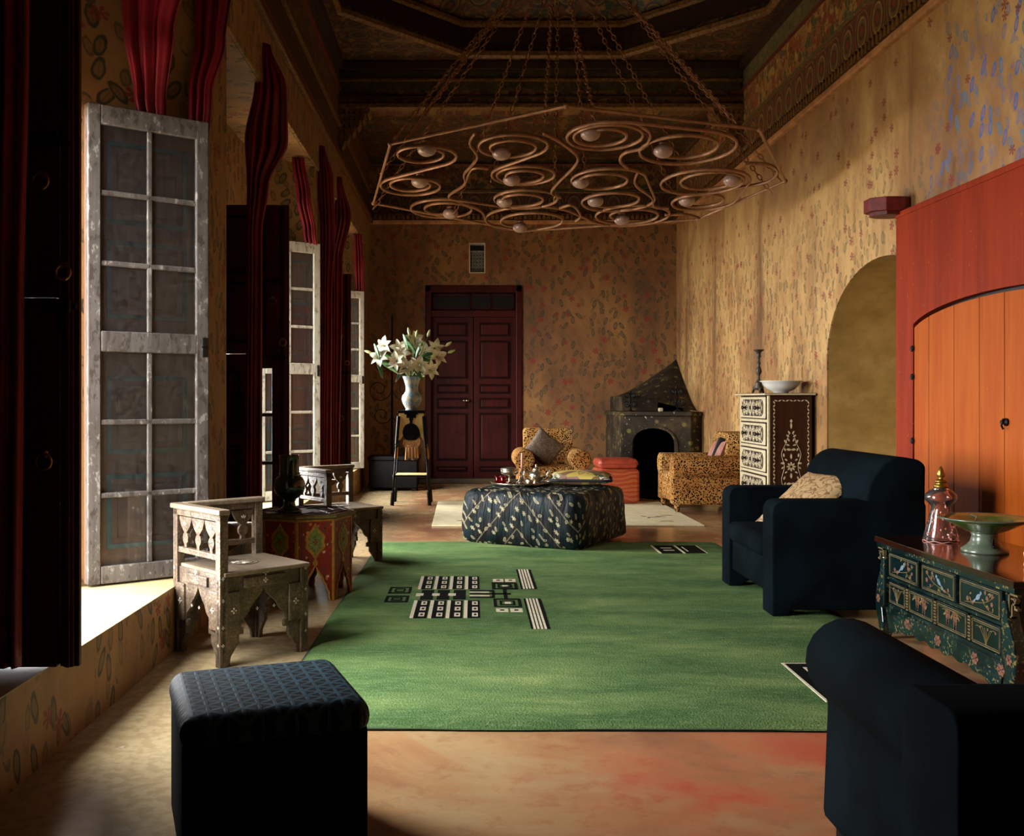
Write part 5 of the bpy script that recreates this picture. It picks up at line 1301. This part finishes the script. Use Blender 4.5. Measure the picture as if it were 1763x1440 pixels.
for (dz,dy,an,L_2,w_2) in ((0.36,0,PI/2,0.06,0.018),(0.40,0.0,PI/2,0.03,0.024),(0.30,0.018,1.0,0.035,0.014),(0.27,0.03,0.6,0.035,0.014),(0.235,0.022,1.2,0.035,0.014),(0.22,0.05,0.9,0.04,0.02),(0.19,0.03,0.3,0.035,0.014),(0.15,0.02,0.1,0.045,0.022),(0.15,0.055,1.2,0.032,0.014),(0.10,0.065,1.5,0.035,0.016),(0.09,0.0,PI/2,0.05,0.018),(0.06,0.045,0.6,0.03,0.014),(0.03,0.075,0.0,0.04,0.02),(-0.01,0.075,2.4,0.03,0.014),(-0.05,0.045,-0.6,0.03,0.014),(-0.08,0.0,PI/2,0.05,0.02),(-0.10,0.06,-1.2,0.035,0.016),(-0.15,0.02,-0.1,0.045,0.022),(-0.15,0.055,-1.2,0.032,0.014),(-0.20,0.03,-0.4,0.035,0.016),(-0.22,0.0,PI/2,0.05,0.02),(-0.24,0.055,-0.9,0.04,0.02),(-0.28,0.03,-0.7,0.035,0.016),(-0.31,0.0,PI/2,0.045,0.02),(-0.33,0.02,-1.0,0.03,0.014),(-0.38,0,PI/2,0.06,0.018)):
    for s in ((1,-1) if dy else (1,)): il.leaf((ym+s*dy,0.62+dz),L_2,w_2,an if s>0 else PI-an,'yz',0.0015,xo)
for s in (-1,1):
    il.tube(smoothpath([(xo+0.001,ym+s*0.015,0.92),(xo+0.001,ym+s*0.05,0.82),(xo+0.001,ym+s*0.085,0.73),(xo+0.001,ym+s*0.06,0.62),(xo+0.001,ym+s*0.085,0.5),(xo+0.001,ym+s*0.05,0.4),(xo+0.001,ym+s*0.015,0.3)],6),0.0016,4)
il.build('bone_inlay', M['ivory'], sd)
CT = CHT+0.022
t = thing('bronze_candlestick', 'dark bronze altar candlestick on the chest', 'candlestick', (2.745,9.22,CT))
tri = MB()
for k in range(3):
    a_ = k*2*PI/3+0.5; tri.tube([(0.02*math.cos(a_),0.02*math.sin(a_),0.07),(0.045*math.cos(a_),0.045*math.sin(a_),0.045),(0.055*math.cos(a_),0.055*math.sin(a_),0.01)],[0.016,0.014,0.012],7).sphere((0.056*math.cos(a_),0.056*math.sin(a_),0.010),0.011,8,6)
tri.build('tripod_base', M['pewter'], t, smooth=True)
MB().lathe([(0.0,0.03),(0.04,0.035),(0.045,0.06),(0.03,0.085),(0.036,0.095),(0.024,0.11),(0.014,0.13),(0.012,0.16),(0.022,0.185),(0.03,0.20),(0.024,0.235),(0.012,0.26),(0.018,0.275),(0.018,0.29),(0.012,0.30),(0.014,0.33),(0.024,0.345),(0.018,0.36),(0.024,0.385),(0.046,0.40),(0.05,0.41),(0.045,0.41),(0.01,0.40),(0.0,0.40)],20).build('shaft', M['pewter'], t, smooth=True)
t = thing('white_bowl', 'wide white porcelain bowl on the chest', 'bowl', (2.86,8.93,CT))
MB().lathe([(0.0,0),(0.065,0),(0.068,0.008),(0.075,0.014),(0.12,0.035),(0.155,0.07),(0.168,0.098),(0.186,0.106),(0.188,0.111),(0.166,0.108),(0.148,0.075),(0.11,0.042),(0.06,0.022),(0.0,0.02)],40).build('basin', M['whitebowl'], t, smooth=True)

# ------------------------------------------------------------------ lacquered sideboard
SL, SD_, SH_ = 1.14, 0.50, 0.51
t = thing('lacquer_sideboard', 'low dark green lacquered sideboard painted with birds and blossom', 'sideboard', (2.12,4.40,0), -PI/2)
MB().box((-SL/2-0.07,-0.03,SH_-0.028),(SL/2+0.07,SD_+0.02,SH_)).build('top', M['lacqtop'], t, bevel=0.004)
MB().box((-SL/2-0.06,-0.022,SH_-0.052),(SL/2+0.06,SD_+0.01,SH_-0.028)).build('top_frieze', M['lacqflor'], t, bevel=0.003)
bx('carcass', (-SL/2,0.012,0.17), (SL/2,SD_,SH_-0.052), M['lacqflor'], t, 0.003)
def framed(name, x0,x1,z0,z1, deco):
    p = MB().box((x0,-0.004,z0),(x1,0.014,z1)).build(name, M['lacquer'], t, bevel=0.004)
    g = MB(); 
    for (q,w_) in ((0.008,0.004),(0.016,0.0025)):
        a,b,c,d_ = x0+q,x1-q,z0+q,z1-q
        g.box((a,-0.0065,c),(b,-0.003,c+w_)).box((a,-0.0065,d_-w_),(b,-0.003,d_)).box((a,-0.0065,c),(a+w_,-0.003,d_)).box((b-w_,-0.0065,c),(b,-0.003,d_))
    g.build('gold_line', M['lacqgold'], p)
    xm, zm, wd = (x0+x1)/2,(z0+z1)/2,(x1-x0)
    lf, pk, bl = MB(), MB(), MB()
    rr = random.Random(deco*13+1)
    def blossom(mb,u,z,r):
        for k in range(5): mb.leaf((u+r*0.6*math.cos(k*1.257),z+r*0.6*math.sin(k*1.257)), r*1.1, r*0.9, k*1.257,'xz',0.0010,-0.0053)
    def branch(ctrl, r=0.0016):
        lf.tube(smoothpath([(u,-0.0048,z) for u,z in ctrl],5), r, 5)
    if deco in (1,2,3):                                     # bird on a blossoming branch
        sg = 1 if deco != 2 else -1; bx_, bz = xm-sg*0.01, zm+0.004
        branch([(xm-sg*wd*0.36,zm-0.035),(xm-sg*0.03,zm-0.022),(xm+sg*0.05,zm-0.006),(xm+sg*wd*0.36,zm+0.03)]); branch([(xm+sg*0.03,zm-0.012),(xm+sg*0.07,zm-0.035),(xm+sg*0.10,zm-0.038)],0.0012)
        bl.leaf((bx_,bz),0.050,0.022,sg*0.6,'xz',0.0012,-0.0055).leaf((bx_+sg*0.022,bz+0.020),0.018,0.016,0.4,'xz',0.0012,-0.0058).leaf((bx_-sg*0.032,bz-0.022),0.044,0.009,sg*0.7,'xz',0.0012,-0.0052)
        for (du,dz) in ((0.06,0.012),(0.075,-0.03),(0.095,0.03),(0.05,0.035),(-0.06,-0.03),(-0.09,-0.02),(0.10,-0.008)): blossom(pk, xm+sg*du+rr.uniform(-.006,.006), zm+dz*0.9, rr.uniform(0.007,0.011))
        for i in range(7): lf.leaf((xm+rr.uniform(-0.11,0.11),zm+rr.uniform(-0.04,0.04)),0.022,0.008,rr.uniform(0.2,2.8),'xz',0.0010,-0.0048)
    elif deco in (5,6):                                     # hanging flower clusters
        branch([(xm-wd*0.32,zm+0.03),(xm,zm+0.038),(xm+wd*0.32,zm+0.026)])
        for (cu,n0) in ((-0.035,5),(0.03,6)):
            for j in range(n0):
                wj = 0.016*(1-j/n0)
                for q in (-1,0,1): blossom(pk, xm+cu+q*wj, zm+0.028-j*0.0125, 0.0072)
        for i in range(6): lf.leaf((xm+rr.uniform(-0.09,0.09),zm+rr.uniform(0.0,0.04)),0.026,0.010,rr.uniform(0,3),'xz',0.0010,-0.0048)
    else:                                                   # spray of grasses
        for i in range(6):
            e = (i-2.5)*0.018; branch([(xm,zm-0.042),(xm+e*0.4,zm-0.01),(xm+e*1.1,zm+0.022+0.006*(i%2)),(xm+e*1.7,zm+0.024)],0.0013)
            if i%2: blossom(pk, xm+e*1.6, zm+0.024, 0.006)
    if lf.v: lf.build('painted_leaves', M['lacqleaf'], p)
    if pk.v: pk.build('painted_blossom', M['lacqpink'], p)
    if bl.v: bl.build('painted_bird', M['lacqblue'], p)
dz0, dz1 = 0.325, 0.448
dx = [-SL/2+0.03,-SL/2+0.38,-SL/2+0.73,SL/2-0.045]
for i in range(3): framed('drawer', dx[i]+0.016, dx[i+1]-0.016, dz0, dz1, i+1)
px_ = [-SL/2+0.03,-SL/2+0.25,-SL/2+0.53,-SL/2+0.83,SL/2-0.045]
for i in range(4):
    framed('panel', px_[i]+0.016, px_[i+1]-0.014, 0.190, 0.305, [4,5,6,7][i])
    if i < 3:
        sp = MB()
        for j in range(8): sp.box((px_[i+1]-0.012,-0.006,0.195+j*0.0135),(px_[i+1]+0.010,0.012,0.203+j*0.0135))
        sp.build('ribbed_divider', M['lacqgold'], t)
MB().box((-SL/2,0.0,0.308),(SL/2,0.014,0.321)).box((-SL/2,0.0,0.165),(SL/2,0.014,0.187)).build('rail', M['lacqflor'], t, bevel=0.002)
# scalloped apron with bowed legs at both ends
ap = [(-SL/2+0.02,0.17),(SL/2-0.02,0.17)]
low = []
for i in range(41):
    f = i/40; x = SL/2-0.07-f*(SL-0.14); e = abs(f-0.5)*2
    low.append((x, 0.105-0.06*e**3+0.008*math.cos(f*16*PI)*(1-e*0.3)-0.02*(1-e)))
MB().prism(ap+low, -0.012, 0.006, 'y').build('apron', M['lacqflor'], t, bevel=0.002)
for (u,z) in ((0.0,0.13),(-0.30,0.135),(0.32,0.135),(0.52,0.14)):
    fl = MB()
    for k in range(6): fl.leaf((u+0.018*math.cos(k*PI/3),z+0.018*math.sin(k*PI/3)*0.8),0.026,0.022,k*PI/3,'xz',0.0015,-0.0135)
    fl.build('apron_flower', M['lacqpink'], t)
for sx in (-1,1):
    for (y,fy) in ((0.0,-1),(SD_-0.02,1)):
        pr = [(0.0,0.42),(0.02,0.34),(0.055,0.27),(0.075,0.20),(0.062,0.13),(0.035,0.075),(0.025,0.04),(0.05,0.0),(0.0,0.0),(-0.015,0.04),(-0.02,0.09),(-0.005,0.16),(-0.03,0.17),(-0.03,0.42)]
        m_ = MB().prism([(sx*(SL/2+p[0]),p[1]) for p in pr], y-0.025, y+0.03, 'y')
        l_ = m_.build('leg', M['lacqflor'], t, bevel=0.008, seg=3)
        if fy < 0:
            q = MB()
            for k in range(6): q.leaf((sx*(SL/2+0.030)+0.013*math.cos(k*PI/3),0.20+0.013*math.sin(k*PI/3)),0.020,0.017,k*PI/3,'xz',0.0015,-0.0265)
            q.build('painted_blossom', M['lacqpink'], l_)
    # key-fret bracket under the overhang
    k_ = MB(); s_ = SL/2
    for (u0,z0,u1,z1) in ((0.0,0.448,0.065,0.456),(0.0,0.36,0.010,0.456),(0.0,0.36,0.03,0.368),(0.022,0.36,0.030,0.42),(0.022,0.412,0.05,0.42),(0.042,0.395,0.05,0.44),(0.05,0.395,0.065,0.403),(0.018,0.432,0.055,0.438)):
        a,b = sorted((sx*(s_+u0),sx*(s_+u1))); k_.box((a,-0.012,z0),(b,0.004,z1))
    k_.build('fret_bracket', M['lacqgold'], t)
    bx('side_panel', (min(sx*(SL/2),sx*(SL/2+0.006)),0.03,0.18), (max(sx*(SL/2),sx*(SL/2+0.006)),SD_-0.03,0.45), M['lacquer'], t, 0.002)
t = thing('glass_decanter', 'pink-tinted clear glass decanter with gilt stopper on the sideboard', 'decanter', (2.335,4.84,SH_))
MB().lathe([(0.0,0.0),(0.080,0.0),(0.083,0.005),(0.076,0.04),(0.060,0.10),(0.047,0.15),(0.044,0.17),(0.054,0.185),(0.071,0.20),(0.075,0.215),(0.070,0.232),(0.05,0.25),(0.028,0.258),(0.028,0.268),(0.024,0.268),(0.046,0.245),(0.066,0.23),(0.070,0.215),(0.066,0.203),(0.05,0.19),(0.040,0.17),(0.043,0.15),(0.056,0.10),(0.072,0.04),(0.077,0.008),(0.0,0.006)],16).build('bottle', M['clearglass'], t, smooth=True)
MB().lathe([(0.0,0.262),(0.034,0.262),(0.034,0.275),(0.026,0.280),(0.026,0.290),(0.032,0.294),(0.020,0.302),(0.010,0.308),(0.018,0.318),(0.020,0.330),(0.012,0.35),(0.003,0.368),(0.0,0.369)],16).build('stopper', M['gold'], t, smooth=True)
gp = MB().tube([(0.082*math.cos(i*PI/16),0.082*math.sin(i*PI/16),0.004+0.003*math.cos(i*PI/2)) for i in range(32)],0.0022,5,True)
for i in range(30):
    a = rl_.uniform(0,2*PI); z = rl_.uniform(0.015,0.15); r_ = 0.083-(0.036*z/0.15)+0.0005
    gp.sphere((r_*math.cos(a),r_*math.sin(a),z),(0.005,0.005,0.007),6,4)
gp.build('gilt_decoration', M['candle'], t)
t = thing('pedestal_bowl', 'wide green glazed bowl on a keyholed grey foot on the sideboard', 'bowl', (2.37,4.50,SH_))
MB().lathe([(0.0,0),(0.098,0.0),(0.10,0.006),(0.098,0.014),(0.075,0.03),(0.060,0.05),(0.054,0.075),(0.060,0.088),(0.0,0.088)],36).build('foot', M['glazefoot'], t, smooth=True)
MB().lathe([(0.0,0.086),(0.055,0.086),(0.10,0.105),(0.155,0.135),(0.192,0.150),(0.196,0.156),(0.188,0.158),(0.15,0.145),(0.09,0.115),(0.0,0.10)],44).build('dish', M['greenglaze2'], t, smooth=True)
MB().tube([(0.194*math.cos(i*PI/24),0.194*math.sin(i*PI/24),0.155) for i in range(48)],0.0045,6,True).build('rim', M['glazefoot'], t, smooth=True)
MB().sphere((0,-0.072,0.032),(0.009,0.012,0.009),10,6).box((-0.004,-0.075,0.032),(0.004,-0.055,0.068)).build('keyhole', M['black'], t)
MB().tube([(-0.06,-0.02,0.125),(-0.02,0.03,0.155),(-0.04,0.05,0.165)],0.004,5).tube([(0.02,-0.03,0.12),(0.10,-0.06,0.15)],0.003,5).build('twigs', M['glazefoot'], t)
t = tag(MB().lathe([(0.0,0),(0.05,0),(0.055,0.01),(0.05,0.03),(0.055,0.06),(0.045,0.075),(0.0,0.075)],24).build('cream_jar', M['ivory'], None, (2.36,4.06,SH_), smooth=True), 'small cream jar at the right edge on the sideboard', 'jar')

# ------------------------------------------------------------------ chandelier
TILT = 0.08; CYc = 8.4; KC = 0.2118*CYc+TILT*CYc
def ch(x,y):                                 # design points of the wheel, drawn once from the photograph's outline
    s = (690-y)/F; Y_ = KC/(s+TILT); return Vector(((x-800)/F*Y_, Y_, 1.2+s*Y_))
def cc(cx,cy): return ch(600+cx/2.204, cy/2.204)
HC = Vector((0.82,8.4,0)); 
t = thing('chandelier', 'huge polygonal wrought-iron chandelier of spiral scrolls hung on chains', 'chandelier', (0,0,0))
poly = [ch(643,350),ch(672,248),ch(975,183),ch(1307,223),ch(1352,312),ch(1200,378),ch(900,398)]
MB().tube(poly+[],0.012,8,True).build('outer_frame', M['copper'], t)
for p in poly: MB().sphere(p,0.02,10,6).build('corner_knuckle', M['copper'], t, smooth=True)
pn = Vector((0,TILT,1)).normalized()
ux = Vector((1,0,0)); uy = Vector((0,1,-TILT)).normalized()
SP = [ # globe, loop extents (crop px), handedness
 ((300,555),(160,415,525,660),1),((595,570),(475,760,485,625),-1),((950,512),(820,1145,462,577),1),((1250,567),(1075,1475,490,640),-1),
 ((260,695),(118,365,665,750),1),((640,673),(540,800,622,705),-1),((890,688),(832,1125,640,725),1),((1415,687),(1165,1520,655,735),-1),
 ((620,760),(535,805,722,787),1),((970,763),(870,1160,730,800),-1),((1310,763),(1215,1465,733,800),1),((372,800),(225,495,755,832),-1),((655,858),(500,865,793,870),1),((1060,822),(910,1230,790,845),-1)]
# each pair of spirals is one bent bar: it unwinds from one globe and winds into the next
SC = []
for (gx,gy),(x0,x1,y0,y1),hd in SP:
    c = cc((x0+x1)/2,(y0+y1)/2); Rr = (x1-x0)/2/2.204/F*c.y*1.0; g = cc(gx,gy)-c
    go = Vector((g.dot(ux), g.dot(uy)))
    if go.length > Rr*0.45: go = go.normalized()*Rr*0.45
    SC.append((c,Rr,go))
O3 = SC[0][0]
def to2(p): d = p-O3; return Vector((d.dot(ux), d.dot(uy)))
def to3(q): return O3+ux*q.x+uy*q.y
def rot2(v,a): return Vector((v.x*math.cos(a)-v.y*math.sin(a), v.x*math.sin(a)+v.y*math.cos(a)))
def spiral(i, a_out, sg, K=52):
    """from the outer end at angle a_out, winding inwards with sense sg, to the globe"""
    c,Rr,go = SC[i]; c2 = to2(c); ag = math.atan2(go.y,go.x)
    tot = (sg*(ag-a_out))%(2*PI)+2*PI
    if tot < 2.7*PI: tot += 2*PI
    pts = []
    for k in range(K+1):
        f = k/K; a = a_out+sg*tot*f; q = Rr*(1-0.42*f-0.28*f**5)
        v = Vector((math.cos(a),math.sin(a)))*q+go*0.8*f**2
        pts.append(c2+v)
    return pts
for (i,j) in ((0,4),(1,5),(2,3),(6,9),(7,10),(8,11),(12,13)):
    A2, B2 = to2(SC[i][0]), to2(SC[j][0]); d = B2-A2; D2 = d.length; u = d/D2; R1,R2 = SC[i][1],SC[j][1]
    inner = D2 > (R1+R2)*1.02
    cosv = (R1+R2)/D2 if inner else max(-0.98,min(0.98,(R1-R2)/D2))
    nn_ = rot2(u, -math.acos(cosv)); a1 = math.atan2(nn_.y,nn_.x)
    pa = spiral(i, a1, -1)[::-1]
    pb = spiral(j, math.atan2(-nn_.y,-nn_.x), -1) if inner else spiral(j, a1, 1)
    path = pa+pb
    MB().tube([to3(q) for q in path],0.0095,7,flat=1.6).build('scroll', M['copper'], t, smooth=True)
    for q in (path[0],path[-1]):
        gpos = to3(q)
        gl = MB().sphere(gpos+Vector((0,0,-0.005)),(0.072,0.072,0.052),18,10).build('globe', M['globe'], t, smooth=True)
        MB().lathe([(0.03,0),(0.034,0.012),(0.02,0.03),(0.0,0.03)],12,M=Matrix.Translation(gpos+Vector((0,0,0.042)))).build('lamp_cap', M['copper'], gl)
def slink(ctrl):
    MB().tube(smoothpath([cc(*p) for p in ctrl],8),0.0095,7,flat=1.6).build('link_bar', M['copper'], t, smooth=True)
slink([(480,505),(460,545),(488,600),(440,660),(440,700),(380,745),(420,765),(500,800),(520,830)])
slink([(740,505),(820,550),(870,610),(800,690),(770,730),(805,750)]); slink([(530,640),(470,640),(445,690)])
slink([(1100,470),(1145,510),(1120,560),(1050,580),(1030,610),(1060,640)]); slink([(1100,650),(1088,700),(1150,750),(1160,785),(1215,790)])
slink([(1500,620),(1590,625),(1628,650),(1590,690),(1470,715)]); slink([(800,790),(850,780),(880,820),(860,840)]); slink([(1200,815),(1280,815),(1330,828)])
# hub and chains
top = Vector((0.815,8.42,5.28))
MB().lathe([(0.0,0.0),(0.06,0.0),(0.10,0.03),(0.10,0.05),(0.03,0.08),(0.018,0.12),(0.018,0.62),(0.0,0.62)],16,M=Matrix.Translation(top)).build('ceiling_hook', M['copper'], t, smooth=True)
def chain(a,b,r=0.0048,L_=0.062,mat='chain'):
    a = Vector(a); b = Vector(b); d = b-a; n = max(3,int(d.length/(L_*0.76))); m = MB(); u = d.normalized()
    s = u.cross(Vector((0.3,1,0.1))).normalized(); w = u.cross(s)
    for i in range(n):
        c = a+d*((i+0.5)/n); e = s if i%2 else w; h = L_*0.5-r*0.5; q = 0.0155
        pts = [c+u*h*0.98*math.cos(k*PI/4)+e*q*math.sin(k*PI/4) for k in range(8)]
        m.tube(pts, r, 4, True)
    return m.build('chain', M[mat], t)
cps = [ch(672,248),ch(655,300),ch(643,348),cc(215,530),cc(400,790),cc(745,460),cc(935,455),cc(1225,720),cc(1300,690),cc(1440,440),cc(1470,465),ch(1345,312),cc(1605,705),cc(780,735),cc(900,680),cc(540,690)]
for i,p in enumerate(cps):
    th = 2*PI*i/len(cps); q = top+Vector((0.07*math.cos(th),0.07*math.sin(th),0.0))
    if i == 13: q = Vector((p.x+0.05,p.y,5.28))
    chain(p-Vector((0,0,0.06)) if i in (2,4,13,12) else p, q, mat='brass' if i==13 else 'chain')
